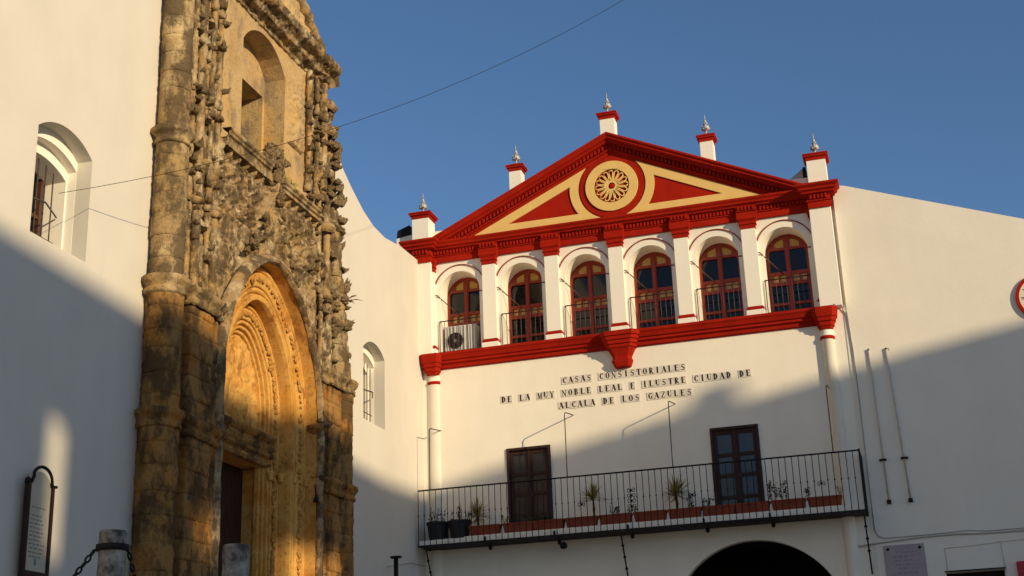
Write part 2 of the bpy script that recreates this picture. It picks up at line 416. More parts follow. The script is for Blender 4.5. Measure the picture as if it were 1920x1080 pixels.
order('middle_order', [(.55, .12), (.56, .165), (.64, .165), (.66, .10), (.67, -.10)] + rollp(.68, -.09, .735, -.09, .035) + [(.74, -.13), (.75, -.07), (.91, -.10), (.92, -.16)], M['st_gold'], seed=8, sub=.022)
order('inner_order', rollp(.92, -.15, .98, -.16, .035) + [(.985, -.21)] + rollp(.99, -.20, 1.04, -.22, .03) + [(1.045, -.27)] + rollp(1.05, -.26, 1.10, -.27, .025) + [(1.11, -.33)], M['st_gold'], seed=9, sub=.02)
order('tympanum_order', [(1.10, -.33)] + rollp(1.11, -.32, 1.17, -.32, .03) + [(1.18, -.36)] + rollp(1.19, -.33, 1.27, -.33, .035) + [(1.28, -.37)] + rollp(1.29, -.34, 1.36, -.34, .03) + [(1.37, -.37)], M['st_gold'], zb=5.72, seed=10, sub=.02)
# --- carved leaves running up the arch orders (shared meshes)
def leaf_mesh(name, m, seed, sx=1, sy=1, sz=1, sub=3, lump=.35):
    bm = bmesh.new(); bmesh.ops.create_icosphere(bm, subdivisions=sub, radius=1.0)
    me = bpy.data.meshes.new(name); bm.to_mesh(me); bm.free()
    v = np.array([p.co[:] for p in me.vertices])
    w1, w2 = worley(v, 1.5, seed)
    d = .75 + lump * fbm(v, 1.3, 3, seed) + 1.1 * lump * np.clip(w2 - w1, 0, .6) + lump * .9 * np.abs(fbm(v, 3.6, 2, seed + 9)) - .1
    v = v * d[:, None]
    v[:, 0] *= 1.25
    v[:, 2] += .55 * np.maximum(0, v[:, 0]) ** 2 - .3 * np.abs(v[:, 1])        # the tip curls up, the flanks droop
    v *= np.array([sx, sy, sz])
    me.vertices.foreach_set('co', v.ravel()); me.materials.append(m)
    me.polygons.foreach_set('use_smooth', [True] * len(me.polygons)); me.update(); return me
gold_leaves = [leaf_mesh('carved_leaf', M['st_gold'], k, .5, 1, 1, 2) for k in range(5)]
grey_leaves = [leaf_mesh('crocket', M['st_carv'], k + 20, 1, .9, .95, 3, .55) for k in range(7)]
cnt = 0
def along_arch(t, v, spacing, size, zlo, depth):
    global cnt
    ln = arch_line(t, zlo, 60); acc = 0
    for a, b in zip(ln[:-1], ln[1:]):
        d = math.dist(a, b); acc += d
        if acc > spacing:
            acc -= spacing
            s_ = size * rnd.uniform(.75, 1.25)
            # only the right-hand flank and crown face the square
            if a[0] < -.9: continue
            link('carved_leaf', rnd.choice(gold_leaves), portal, P(b[0] + rnd.uniform(-.015, .015), v, b[1]),
                 rot=(rnd.uniform(0, 6.28), rnd.uniform(-.4, .4), rnd.uniform(-.3, .3)), scale=(s_ * depth, s_, s_ * rnd.uniform(.8, 1.4)))
            cnt += 1
along_arch(.83, -.075, .10, .066, 2.6, 1.0)
along_arch(.31, .185, .125, .058, 2.6, .9)

# --- tympanum, lintel, door
def tymp_fn(q):
    w1, w2 = worley(q, 4.5, 3)
    u = q[:, 1] - PU; z = q[:, 2]
    fig = np.exp(-(((u - .2) / .16) ** 2 + ((z - 6.25) / .28) ** 2)) * .09
    return np.clip(w2 - w1, 0, .35) * .10 * (np.abs(u) < .8) + fig
nu, nz = 60, 70
tp = []
for i in range(nz):
    z = 5.7 + 1.75 * i / (nz - 1); 
    r = AR - 1.08; c = AW - AR
    hwz = .9 if z <= AZ else max(.02, c + math.sqrt(max(0, r * r - (z - AZ) ** 2)))
    tp.append([P(-hwz + 2 * hwz * j / (nu - 1), -.31, z) for j in range(nu)])
rough_surface('tympanum', tp, M['st_gold'], portal, .012, 4, .01, seed=12, fn=tymp_fn)
lp = [(-.18, 5.15), (-.10, 5.17), (-.08, 5.22), (-.12, 5.25), (-.12, 5.30), (-.04, 5.34), (-.03, 5.39), (-.08, 5.42), (-.08, 5.58), (-.02, 5.61), (.03, 5.66), (.03, 5.71), (-.02, 5.73), (-.30, 5.78)]
lp = [(-.30 + (v_ + .30) * .9, z_) for v_, z_ in lp]
lp2 = poly_resample(lp, .02)
def lint_fn(q):
    z = q[:, 2]; band = ((z > 5.42) & (z < 5.585)); w1, w2 = worley(q, 9, 4)
    return band * (np.clip(w2 - w1, 0, .4) * .12)
pts = [[P(u, v, z) for v, z in lp2] for u in np.linspace(1.06, -1.06, 90)]
rough_surface('lintel', pts, M['st_low'], portal, .008, 4, .01, seed=14, fn=lint_fn)
db = MB(); db.box(CX - .62, CX - .60, PU - .95, PU + .95, 1.4, 5.2); db.build('door', M['door'], portal)
dj = MB()
for s_ in (1, -1):
    dj.box(CX - .62, CX - .3, PU + min(s_ * .9, s_ * 1.2), PU + max(s_ * .9, s_ * 1.2), 1.4, 5.16)
dj.box(CX - .62, CX - .14, PU - 1.15, PU + 1.15, 5.162, 5.30)
dj.build('door_jamb', M['st_gold'], portal, bevel=.02)
for k in range(6):
    y0 = PU - .88 + k * .295; pb = MB(); pb.box(CX - .60, CX - .575, y0, y0 + .28, 1.45, 5.14); pb.build('door_plank', M['door'], portal, bevel=.008)
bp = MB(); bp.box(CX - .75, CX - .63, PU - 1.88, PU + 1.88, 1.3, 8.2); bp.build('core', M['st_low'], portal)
# jamb capitals at impost height
for (t, v) in ((.12, .22), (.48, .16), (.71, .0), (.96, -.08)):
    for s_ in (1, -1):
        cp = MB(); cp.lathe([(.04, 0), (.06, .02), (.05, .05), (.065, .10), (.075, .13), (.07, .16), (.03, .17)], P(s_ * (AW - t), v - .015, 4.93), 12)
        cp.build('jamb_capital', M['st_gold'], portal, smooth=True)

# --- buttress shafts in drums, piers in courses; every stone its own piece
def drum(cu, cv, r, z0, z1, m, seed, name='stone', squash=1.0):
    n = 34; nz_ = max(4, int((z1 - z0) / .05))
    e = .012; rows = []
    prof_ = [(r - .012, z0 + .001), (r - .002, z0 + e)] + [(r, z0 + e + (z1 - z0 - 2 * e) * i / nz_) for i in range(1, nz_)] + [(r - .002, z1 - e), (r - .012, z1 - .001)]
    ou, ov = rnd.uniform(-.008, .008), rnd.uniform(-.008, .008)
    pts = [[P(cu + ou - rr * math.sin(2 * PI * j / n), cv + ov + rr * math.cos(2 * PI * j / n), z) for j in range(n)] for rr, z in prof_]
    return rough_surface(name, pts, m, portal, .016, 4, .022, closed=True, seed=seed)
def shaft(cu, cv, r, z0, z1, h, m, seed):
    z = z0; k = 0
    while z < z1 - .02:
        zz = min(z1, z + h * rnd.uniform(.8, 1.2))
        if z1 - zz < .12: zz = z1
        drum(cu, cv, r, z, zz, m, seed + k); z = zz; k += 1
def ring_mould(name, cu, cv, z, prof_, m, seed, n=40):
    pts = [[P(cu - rr * math.sin(2 * PI * j / n), cv + rr * math.cos(2 * PI * j / n), z + dz_) for j in range(n)] for rr, dz_ in poly_resample(prof_, .03)]
    return rough_surface(name, pts, m, portal, .014, 5, .018, closed=True, seed=seed)
for s_, cu, top_ in ((-1, -3.42, 13.6), (1, 3.22, 7.2)):
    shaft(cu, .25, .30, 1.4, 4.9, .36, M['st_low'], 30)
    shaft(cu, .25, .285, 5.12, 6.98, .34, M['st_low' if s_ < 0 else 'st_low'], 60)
    if s_ < 0:
        shaft(cu, .25, .262, 7.26, 9.5, .33, M['st_grey'], 80)
        shaft(cu, .25, .245, 9.8, 13.6, .33, M['st_grey'], 100)
        ring_mould('shaft_ring', cu, .25, 9.5, [(.25, 0), (.30, .02), (.30, .06), (.27, .10), (.30, .15), (.36, .20), (.36, .26), (.30, .30), (.25, .32)], M['st_grey'], 7)
    for z in (4.86, 6.96):
        ring_mould('shaft_ring', cu, .25, z, [(.28, 0), (.34, .03), (.34, .08), (.31, .12), (.34, .17), (.38, .22), (.38, .28), (.30, .32), (.27, .33)], M['st_low' if z < 6 else 'st_grey'], 8)

def pier_course(u0, u1, v0, v1, z0, z1, m, seed, wall=-.02):
    """one squared block of a pier with softened arrises and a rough face"""
    e = .014
    plan = [(u1, wall), (u1, v1 - e), (u1 - e, v1), (u0 + e, v1), (u0, v1 - e), (u0, wall)]
    pl = poly_resample(plan, .045); cu_, cv_ = (u0 + u1) / 2, v1 / 2
    nz_ = max(3, int((z1 - z0) / .045)); rows = []
    for k, z in enumerate([z0 + .001, z0 + e] + [z0 + e + (z1 - z0 - 2 * e) * i / nz_ for i in range(1, nz_)] + [z1 - e, z1 - .001]):
        sh_ = .02 if k in (0, nz_ + 2) else 0
        row = []
        for u, v in pl:
            row.append(P(u + (sh_ if u < u0 + .03 else -sh_ if u > u1 - .03 else 0), v - (sh_ if v > v1 - .03 else 0), z))
        rows.append(row)
    rows = rows if nz_ else rows
    rows[-1] = [P(u + (.02 if u < u0 + .03 else -.02 if u > u1 - .03 else 0), v - (.02 if v > v1 - .03 else 0), z1 - .001) for u, v in pl]
    return rough_surface('stone', rows, m, portal, .016, 3.2, .024, seed=seed)
def pier(u0, u1, v1, z0, z1, h, m, seed, split=True):
    z = z0; k = 0
    while z < z1 - .02:
        zz = min(z1, z + h * rnd.uniform(.85, 1.2))
        if z1 - zz < .14: zz = z1
        o1, o2 = rnd.uniform(-.012, .012), rnd.uniform(-.012, .012)
        if split and (u1 - u0) > .6:
            mid = u0 + (u1 - u0) * (.62 if k % 2 else .38)
            pier_course(u0, mid - .002, 0, v1 + o1, z, zz, m, seed + k * 3)
            pier_course(mid + .002, u1, 0, v1 + o2, z, zz, m, seed + k * 3 + 1)
        else: pier_course(u0, u1, 0, v1 + o1, z, zz, m, seed + k * 3)
        z = zz; k += 1
for s_ in (-1, 1):
    def U(a, b): return (min(s_ * a, s_ * b), max(s_ * a, s_ * b))
    out = 3.12 if s_ < 0 else 2.96
    a0, a1 = U(2.02, 2.28); b0, b1 = U(2.285, out - .12); g0, g1 = U(out - .115, out + .1)
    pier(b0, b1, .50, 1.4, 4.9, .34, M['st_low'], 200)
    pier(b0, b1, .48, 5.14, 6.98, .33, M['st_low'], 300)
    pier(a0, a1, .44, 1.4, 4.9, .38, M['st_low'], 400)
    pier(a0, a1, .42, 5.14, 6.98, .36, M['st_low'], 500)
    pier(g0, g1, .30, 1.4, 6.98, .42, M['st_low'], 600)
    # moulded string courses breaking round the pier
    for z, mm in ((4.86, 'st_low'), (6.96, 'st_grey')):
        x0, x1 = (s_ * 1.95, s_ * (out + .05))
        for (ua, ub, vv) in ((min(a0, a1) - .04, max(a0, a1) + .02, .46), (b0 - .04, b1 + .04, .53), (g0, g1, .33)):
            pf = [(0, 0), (.03, .02), (.04, .07), (.01, .11), (.03, .15), (.08, .20), (.09, .26), (.05, .29), (0, .30)]
            pts = []
            for dv_, dz_ in poly_resample(pf, .03):
                ns = (int(vv / .05) + 1, int((ub - ua) / .05) + 1, int(vv / .05) + 1)
                cs = [(ub + dv_, -.02), (ub + dv_, vv + dv_), (ua - dv_, vv + dv_), (ua - dv_, -.02)]
                row = []
                for (pa, pb), nn_ in zip(zip(cs[:-1], cs[1:]), ns):
                    row += [(pa[0] + (pb[0] - pa[0]) * i / nn_, pa[1] + (pb[1] - pa[1]) * i / nn_) for i in range(nn_)]
                pts.append([P(u, v, z + dz_) for u, v in row + [cs[-1]]])
            rough_surface('string_course', pts, M[mm], portal, .016, 5, .025, seed=int(z * 7 + ua * 10))

# --- upper piers: shallow carved panels (colonnettes, niches, worn tracery) as deeply relieved stone
def carved(name, u0, u1, v, z0, z1, m, fn, step=.017, seed=1, amp=.05, back=True):
    nu_ = max(4, int((u1 - u0) / step)); nz_ = max(4, int((z1 - z0) / step))
    us = np.linspace(u1, u0, nu_); zz = np.linspace(z0, z1, nz_)
    Ug, Zg = np.meshgrid(us, zz); q = np.stack([Ug, np.zeros_like(Ug), Zg], 2).reshape(-1, 3)
    d = v + fn(q[:, 0], q[:, 2], q) + amp * fbm(q, 3.1, 6, seed, .62) - amp * .9 * (1 - np.abs(fbm(q, 6.5, 4, seed + 2, .6)) * 4).clip(0, 1) * (fbm(q, 1.7, 2, seed + 8) > -.1) + .05 * np.minimum(0, fbm(q, 14, 3, seed + 3))
    D_ = d.reshape(nz_, nu_)
    if z0 > 7: D_[0, :] = -.02
    if back: D_[-1, :] = -.02; D_[:, 0] = -.02; D_[:, -1] = -.02
    V = np.stack([CX + D_, PU + Ug, Zg], 2).reshape(-1, 3)
    F = grid_faces(nu_, nz_)
    c = AW - AR; uu = Ug.ravel(); zz_ = Zg.ravel()
    ins = (np.sqrt((np.abs(uu) - c) ** 2 + np.maximum(0, zz_ - AZ) ** 2) < AR - .02) & (z0 < 7)
    if z0 < 7: F = [f for f in F if not all(ins[i] for i in f)]
    return disp_mesh(name, V, F, m, portal)
def bumpf(x, c, w): return np.exp(-((x - c) / w) ** 2)
def colon(x, c, r):                         # half-round colonnette
    t = np.clip(1 - ((x - c) / r) ** 2, 0, 1); return np.sqrt(t) * r
def upper_pier(s_):
    def fn(u, z, q):
        a = np.abs(u); w1, w2 = worley(q, 6.5, 31 + s_)
        nich = np.zeros_like(a)
        for zc, hh in ((8.15, .55), (10.15, .5), (12.0, .5)):
            nich += (np.abs(z - zc) < hh) * (np.abs(a - 2.45) < .12)
        joint = np.minimum(np.abs(((z - 7.24) / .36) % 1 - .5), 1) 
        return -.12 * nich - .012 * (joint > .47) + .05 * np.clip(w2 - w1, 0, .4) * (z > 7.8)
    return fn
carved('carved_pier', -3.20, -1.80, .22, 7.24, 13.55, M['st_carv'], upper_pier(-1), seed=21, amp=.03)
carved('carved_pier', 1.92, 3.02, .20, 7.24, 9.9, M['st_carv'], upper_pier(1), seed=22, amp=.03)
carved('carved_pier', 1.78, 2.72, .15, 9.9, 13.5, M['st_carv'], upper_pier(1), seed=23, amp=.03)
def colonnette(cu, cv, r, z0, z1, seed):
    n = 12; k = int((z1 - z0) / .06)
    pts = [[P(cu - r * math.sin(2 * PI * j / n), cv + r * math.cos(2 * PI * j / n), z0 + (z1 - z0) * i / k) for j in range(n)] for i in range(k + 1)]
    rough_surface('colonnette', pts, M['st_carv'], portal, .014, 5, .02, closed=True, seed=seed)
for s_ in (-1, 1):
    for q_, (a, r, v) in enumerate(((1.98, .055, .24), (2.27, .045, .27), (2.62, .075, .27), (2.82, .045, .23), (2.99, .05, .22))):
        for t_, (z0, z1) in enumerate(((7.27, 8.8), (8.95, 10.8), (10.95, 12.6), (12.75, 13.5))):
            aa = a; vv = v
            if s_ > 0 and z0 > 9.0:
                aa = a - .17
                if a > 2.8: continue
            if s_ > 0 and z0 > 8.9: vv = v - .05
            if rnd.random() < .12: z1 -= .5
            colonnette(s_ * aa, vv, r, z0, z1, 900 + q_ * 7 + t_)
            ring_mould('base_ring', s_ * aa, vv, z0 - .02, [(r * .9, -.1), (r * 1.5, -.07), (r * 1.7, -.02), (r * 1.25, .02), (r * 1.4, .05), (r * .9, .08)], M['st_carv'], q_ + t_ * 5, 16)
# --- spandrel wall between the piers, with openwork and the broken ogee gable
def spandrel(u, z, q):
    w1, w2 = worley(q, 2.6, 51); w3, w4 = worley(q, 7.0, 52)
    # arch opening edge: hide below the hood
    c = AW - AR; rr = np.sqrt((np.abs(u) - c) ** 2 + np.maximum(0, z - AZ) ** 2)
    inside = rr < AR + .02
    og = .0 * u
    # ogee mouldings sweeping from the hood up to the finial at u=0, z=10.4
    t = np.clip((z - 8.4) / 2.1, 0, 1)
    oc = .95 * (1 - t) ** 1.9 + .02
    og = .14 * bumpf(np.abs(u), oc + .0, .05) * (z > 8.25)
    cu_ = ((np.abs(u) - .12) / .30) % 1 - .5; cz_ = ((z - 9.28) / .36) % 1 - .5
    rr2 = np.sqrt((cu_ * .30) ** 2 + (cz_ * .36) ** 2)
    lobes = .035 * np.cos(4 * np.arctan2(cz_, cu_))
    trace = (.07 * bumpf(rr2, .135 + lobes * .4, .028) - .09 * (rr2 < .085 + lobes * .8) + .05 * bumpf(np.abs(cu_) * .30, .15, .022)) * ((np.abs(u) > oc + .12) & (z > 9.1) & (z < 10.3))
    trace = trace + .06 * bumpf(z, 9.02, .05) * (np.abs(u) > oc + .12)
    holes_ = -.16 * bumpf(w1, 0, .12) * ((np.abs(u) > oc + .15) & (z > 9.0))
    d = og + trace + holes_ + .10 * bumpf(np.abs(u), 0, .22) * (z > 9.2)
    for c_, zc in ((-.60, 9.60), (-.78, 9.24), (-.98, 8.93), (.35, 9.75)):
        d = d - .55 * np.clip(1.6 * np.exp(-(((u - c_ + .25 * (z - zc)) / .085) ** 2 + ((z - zc) / .16) ** 2)) - .3, 0, 1)
    d = np.where(inside, .05, d)
    return d
carved('spandrel', -1.95, 1.95, .26, 6.1, 10.42, M['st_carv'], spandrel, step=.017, seed=24, amp=.035)
# ledge under the alcove and upper string
lg = [(-.05, 0), (.03, .0), (.08, .05), (.10, .05), (.10, .10), (.14, .12), (.14, .17), (-.05, .19)]
for (ua, ub, v, z) in ((-1.92, -.25, .34, 10.34), (.12, 1.85, .34, 10.22)):
    pts = [[P(u, v + a, z + b) for a, b in poly_resample(lg, .03)] for u in np.linspace(ub, ua, int((ub - ua) / .04))]
    rough_surface('ledge', pts, M['st_carv'], portal, .01, 5, .012, seed=33)
lt = MB(); lt.box(CX - .1, CX + .40, PU - 1.9, PU + 1.9, 10.20, 10.36); lt.build('ledge_bed', M['st_carv'], portal)
# --- smooth upper wall with the arched alcove and its window
aw = MB(); aw.plate([(PU - 1.95, 10.3), (PU + 1.85, 10.3), (PU + 1.85, 13.62), (PU - 1.95, 13.62)], [seg_arch(PU, 10.40, 12.86, .88, .50)], -.10, .44, YZ)
aw.build('upper_wall', M['st_plas'], portal)
aw = MB(); aw.plate(rect(PU - 1.0, PU + 1.0, 10.3, 13.4), [rect(PU - .70, PU + .80, 10.42, 12.52)], .341, .10, YZ)
aw.plate(rect(PU - 1.0, PU + 1.0, 10.3, 13.4), [rect(PU - .70, PU + .80, 10.42, 12.50)], .442, .4, YZ)
aw.build('alcove', M['st_plas'], portal)
aw = MB(); aw.box(CX - .95, CX - .9, PU - 1, PU + 1, 10.3, 13.3); aw.build('window', M['dark'], portal)  # dark sheet closing the window opening, its shade put into the colour
aw = MB(); aw.box(CX - .34, CX + .08, PU - .9, PU + .9, 10.36, 10.46); aw.build('sill', M['st_plas'], portal)
# weathered carved shield beside the alcove
carved('carved_shield', .98, 1.62, .17, 11.55, 13.0, M['st_plas'], lambda u, z, q: .07 * np.clip(worley(q, 7, 61)[1] - worley(q, 7, 61)[0], 0, .5) + .05 * bumpf(z, 12.3, .6) * bumpf(u, 1.3, .25), step=.025, seed=25, amp=.02)
# --- crowning cornice and attic
cp_ = [(.0, 0), (.12, .02), (.14, .10), (.30, .14), (.34, .24), (.50, .30), (.54, .42), (.46, .50), (0, .54)]
pts = [[P(u, v + .02, 13.44 + z) for v, z in poly_resample(cp_, .035)] for u in np.linspace(2.62, -3.75, 190)]
rough_surface('crown_cornice', pts, M['st_carv'], portal, .05, 4.5, .06, seed=35)
ec = MB(); ec.plate([(PU + 2.60, 13.46), (PU + 2.60, 13.96), (PU + 2.595, 13.96), (PU + 2.595, 13.46)], [], -.5, .5, YZ)
ec.build('cornice_end', M['st_carv'], portal)
def attic_fn(u, z, q): return .10 * np.sin(u * 24) * .4 + .05 * worley(q, 6, 71)[0]
nu_ = 120; pts = []
for i in range(40):
    row = []
    for j in range(nu_):
        u = 2.45 - 5.9 * j / (nu_ - 1); zt = 13.9 + max(.05, min(3.2, (2.45 - u) * .72 + .02)); row.append(P(u, .16 + .035 * math.sin(u * 26), 13.9 + (zt - 13.9) * i / 39))
    pts.append(row)
rough_surface('attic', pts, M['st_plas'], portal, .03, 5, .03, seed=36)
pts = []
for k in range(90):
    u = 2.55 - 5.8 * k / 89; z = 13.93 + (2.55 - u) * .72
    pts.append([P(u + dx_, v, z + dz_) for v, dx_, dz_ in ((-.3, 0, 0), (.18, 0, -.06), (.30, 0, .0), (.32, 0, .10), (.22, 0, .16), (-.3, 0, .18))])
rough_surface('raking_moulding', pts, M['st_carv'], portal, .04, 5, .04, seed=37)

# --- right corner spire with crockets, canopies and loose carved pieces
for k in range(16):
    z0 = 7.28 + k * .355; r = .27 - .012 * k
    drum(3.20 - .012 * k * 2.4, .24 - .006 * k, r * .92, z0, z0 + .35, M['st_carv'], 700 + k)
for k in range(21):
    z = 7.7 + k * .27
    f_ = (z - 7.28) / 5.6; cu_ = 3.20 - .46 * f_; r = .27 - .17 * f_
    for a in (0.1, .8, 1.5, 2.8):
        if rnd.random() < .3: continue
        s_ = rnd.uniform(.05, .13)
        link('crocket', rnd.choice(grey_leaves), portal, P(cu_ + r * math.cos(a), .22 + r * math.sin(a), z + rnd.uniform(-.12, .12)), rot=(rnd.uniform(-.6, .6), rnd.uniform(-.7, .4), PI / 2 - (PI / 2 - a) + rnd.uniform(-.3, .3)), scale=(s_ * rnd.uniform(.9, 1.3), s_, s_ * rnd.uniform(.6, .9)))
def canopy(u, v, z, s_):
    cm = MB(); cm.loft([[P(u + a * s_ * w_, v + b * s_ * w_, z + h_ * s_) for a, b in ((-1, 0), (-1, .55), (0, 1.1), (1, .55), (1, 0))] for w_, h_ in ((.75, -.35), (1, -.3), (1.05, -.18), (.8, -.1), (.85, .05), (.3, .8), (.12, 1.2))])
    cm.build('canopy', M['st_carv'], portal, bevel=.01)
def figure(cu, cv, z0, h, seed):
    n = 22; pf = [(.05, 0), (.12, .03), (.13, .2), (.115, .45), (.13, .62), (.135, .74), (.09, .80), (.05, .83), (.065, .88), (.07, .94), (.03, .99)]
    pf = poly_resample([(a * h * 1.25, b * h) for a, b in pf], .03)
    pts = [[P(cu - rr * (1 + .10 * math.cos(7 * 2 * PI * j / n)) * math.sin(2 * PI * j / n), cv + rr * .8 * (1 + .10 * math.cos(7 * 2 * PI * j / n)) * math.cos(2 * PI * j / n), z0 + z) for j in range(n)] for rr, z in pf]
    rough_surface('worn_statue', pts, M['st_carv'], portal, .03, 5, .02, closed=True, seed=seed)
for s_ in (-1, 1):
    sh_ = -.17 if s_ > 0 else 0
    for (z, sc_) in ((7.68, .62), (9.68, .58), (11.55, .55)):
        o_ = 0 if z < 9 else sh_
        figure(s_ * (2.45 + o_), .24 + (o_ * .3), z, sc_, int(z * 10) + s_)
        canopy(s_ * (2.45 + o_), .20 + (o_ * .3), z + sc_ + .22, .17)
        ring_mould('pedestal', s_ * (2.45 + o_), .22 + (o_ * .3), z - .30, [(.04, 0), (.07, .06), (.11, .12), (.13, .16), (.10, .19), (.15, .24), (.15, .29), (.05, .30)], M['st_carv'], int(z * 3) + s_, 22)
    for a in (2.62, 2.82, 2.27, 1.98):
        z = 7.6 + rnd.uniform(0, .2)
        while z < 13.2:
            z += rnd.uniform(.22, .30)
            if rnd.random() < .42 or (s_ > 0 and a > 2.7 and z > 9): continue
            o_ = sh_ if z > 9 else 0; sz = rnd.uniform(.045, .078); side = rnd.choice((-1, 1))
            link('crocket', rnd.choice(grey_leaves), portal, P(s_ * (a + o_) + side * .05, .32 + (o_ * .3), z), rot=(rnd.uniform(-.3, .3), rnd.uniform(-.3, .2), side * rnd.uniform(.5, 1.3)), scale=(sz * 1.1, sz, sz * rnd.uniform(.7, 1.0)))
# rings of mouldings high on the right pier
for z, r in ((12.35, .20), (12.95, .17), (11.4, .16), (10.2, .2)):
    ring_mould('shaft_ring', 2.55, .22, z, [(r * .7, 0), (r, .04), (r * 1.15, .10), (r, .16), (r * .7, .2)], M['st_carv'], 70 + int(z), 22)
for k in range(34):        # broken carving along the ogee and the finial stump
    t = rnd.uniform(0, 1); z = 8.55 + 2.0 * t; u = (.95 * (1 - t) ** 1.9 + .03) * rnd.choice((-1, 1)) + rnd.uniform(-.06, .06); sz = rnd.uniform(.05, .11)
    link('crocket', rnd.choice(grey_leaves), portal, P(u, .40 + rnd.uniform(-.05, .05), z), rot=(rnd.uniform(-1, 1), rnd.uniform(-1, 1), rnd.uniform(0, 6.28)), scale=(sz, sz, sz * rnd.uniform(.8, 1.4)))
for k in range(12):
    sz = rnd.uniform(.10, .17)
    link('crocket', rnd.choice(grey_leaves), portal, P(rnd.uniform(-.2, .25), .40 + rnd.uniform(-.1, .05), rnd.uniform(10.2, 10.95)), rot=(rnd.uniform(-1, 1), rnd.uniform(-1, 1), rnd.uniform(0, 6.28)), scale=(sz, sz, sz))
# capital blobs beside the arch foot, high on the right jamb
ring_mould('impost', 1.99, .36, 5.86, [(.06, 0), (.10, .05), (.16, .12), (.19, .16), (.19, .24), (.10, .27), (.03, .28)], M['st_low'], 3, 26)
for (u, z) in ((2.0, 6.14),):
    link('crocket', grey_leaves[2], portal, P(u, .46, z), rot=(.3, .2, 1), scale=(.12, .16, .08))
# black iron bell pull
pull = MB(); pull.tube([P(1.78, .42, 4.95), P(1.80, .44, 4.75)], .012); pull.lathe([(.02, .1), (.035, .05), (.05, .0), (.05, -.03)], P(1.80, .44, 4.66), 10)
t_ = thing('door_bell', P(1.80, .44, 4.6), 'small black iron bell hanging on the right jamb of the church portal', 'bell')
pull.build('bell', M['iron'], t_, smooth=True)

# small weeds rooted in the portal stone
def sprig(mb, base, n, L_, spread, w=.012, bias=(0, 0, 1)):
    for k in range(n):
        d = Vector((rnd.gauss(0, spread), rnd.gauss(0, spread), 0)) + Vector(bias); d.normalize()
        l = L_ * rnd.uniform(.5, 1); p0 = Vector(base); p1 = p0 + d * l * .6; p2 = p0 + d * l + Vector((0, 0, -l * .12))
        sd = d.cross(Vector((rnd.uniform(-1, 1), rnd.uniform(-1, 1), .3))).normalized() * w
        mb.add([p0 - sd * .5, p0 + sd * .5, p1 + sd, p2, p1 - sd], [(0, 1, 2, 4), (4, 2, 3)])
wd = MB(); sprig(wd, P(3.45, .3, 9.05), 16, .42, .5, .012, (.3, .8, .25))
t_ = thing('wall_weed', P(3.45, .3, 9.05), 'dry little weed sprouting from the right edge of the church portal', 'weed'); wd.build('leaves', M['dry'], t_, fix=False)
wd = MB()
for k in range(12): sprig(wd, P(.5 + rnd.uniform(-.3, .3), .35, 10.42), 10, .22, .6, .016)
t_ = thing('ledge_weed', P(.5, .35, 10.4), 'green weeds growing on the ledge below the portal alcove window', 'weed'); wd.build('leaves', M['yucca'], t_, fix=False)

# ------------------------------------------------------------------ town hall
X0 = -6.06; BAY = 1.565
hall = thing('town_hall', (X0, 30, .4), 'white town hall with red pediment, gold rosette and arcaded gallery', 'town hall')
LX0, LX1 = -8.93, -7.88; RX0, RX1 = -4.21, -3.14
w = MB(); w.plate(rect(-11.6, -1.03, -1.7, 9.2), [rect(LX0, LX1, 4.66, 6.86), rect(RX0, RX1, 4.66, 6.86), [(-3.5 - 1.9, -1.6), (-3.5 + 1.9, -1.6)] + arc(-3.5, 2.44, 1.9, 0, PI, 36)], 30.0, .22, XZ)
w.build('wall', M['hall_white'], hall)
ps = MB()   # passage behind the street arch
ps.add([(-5.42, 30.22, -1.6), (-5.4, 36, -1.6), (-5.4, 36, 5), (-5.42, 30.22, 5)], [(0, 1, 2, 3)]); ps.add([(-1.58, 30.22, -1.6), (-1.6, 36, -1.6), (-1.6, 36, 5), (-1.58, 30.22, 5)], [(0, 1, 2, 3)])
ps.box(-5.6, -1.4, 33.2, 33.4, -1.6, 5); ps.box(-5.6, -1.4, 30.23, 36, 4.4, 4.6)
ps.build('passage', M['dark'], hall)  # passage walls coloured near black in place of deep shade
# arcade wall with six deep arched openings
BX = [X0 + (k - 2.5) * BAY for k in range(6)]
w = MB(); w.plate(rect(-11.6, -1.03, 9.2, 12.5), [arch_hole(x, 9.30, 10.875, .5, 24) for x in BX], 30.0, .58, XZ)
w.build('wall', M['hall_white'], hall)
bw = MB(); bw.box(-11.5, -1.0, 30.75, 30.85, 9, 12.4); bw.build('inner_wall', M['dark'], hall)
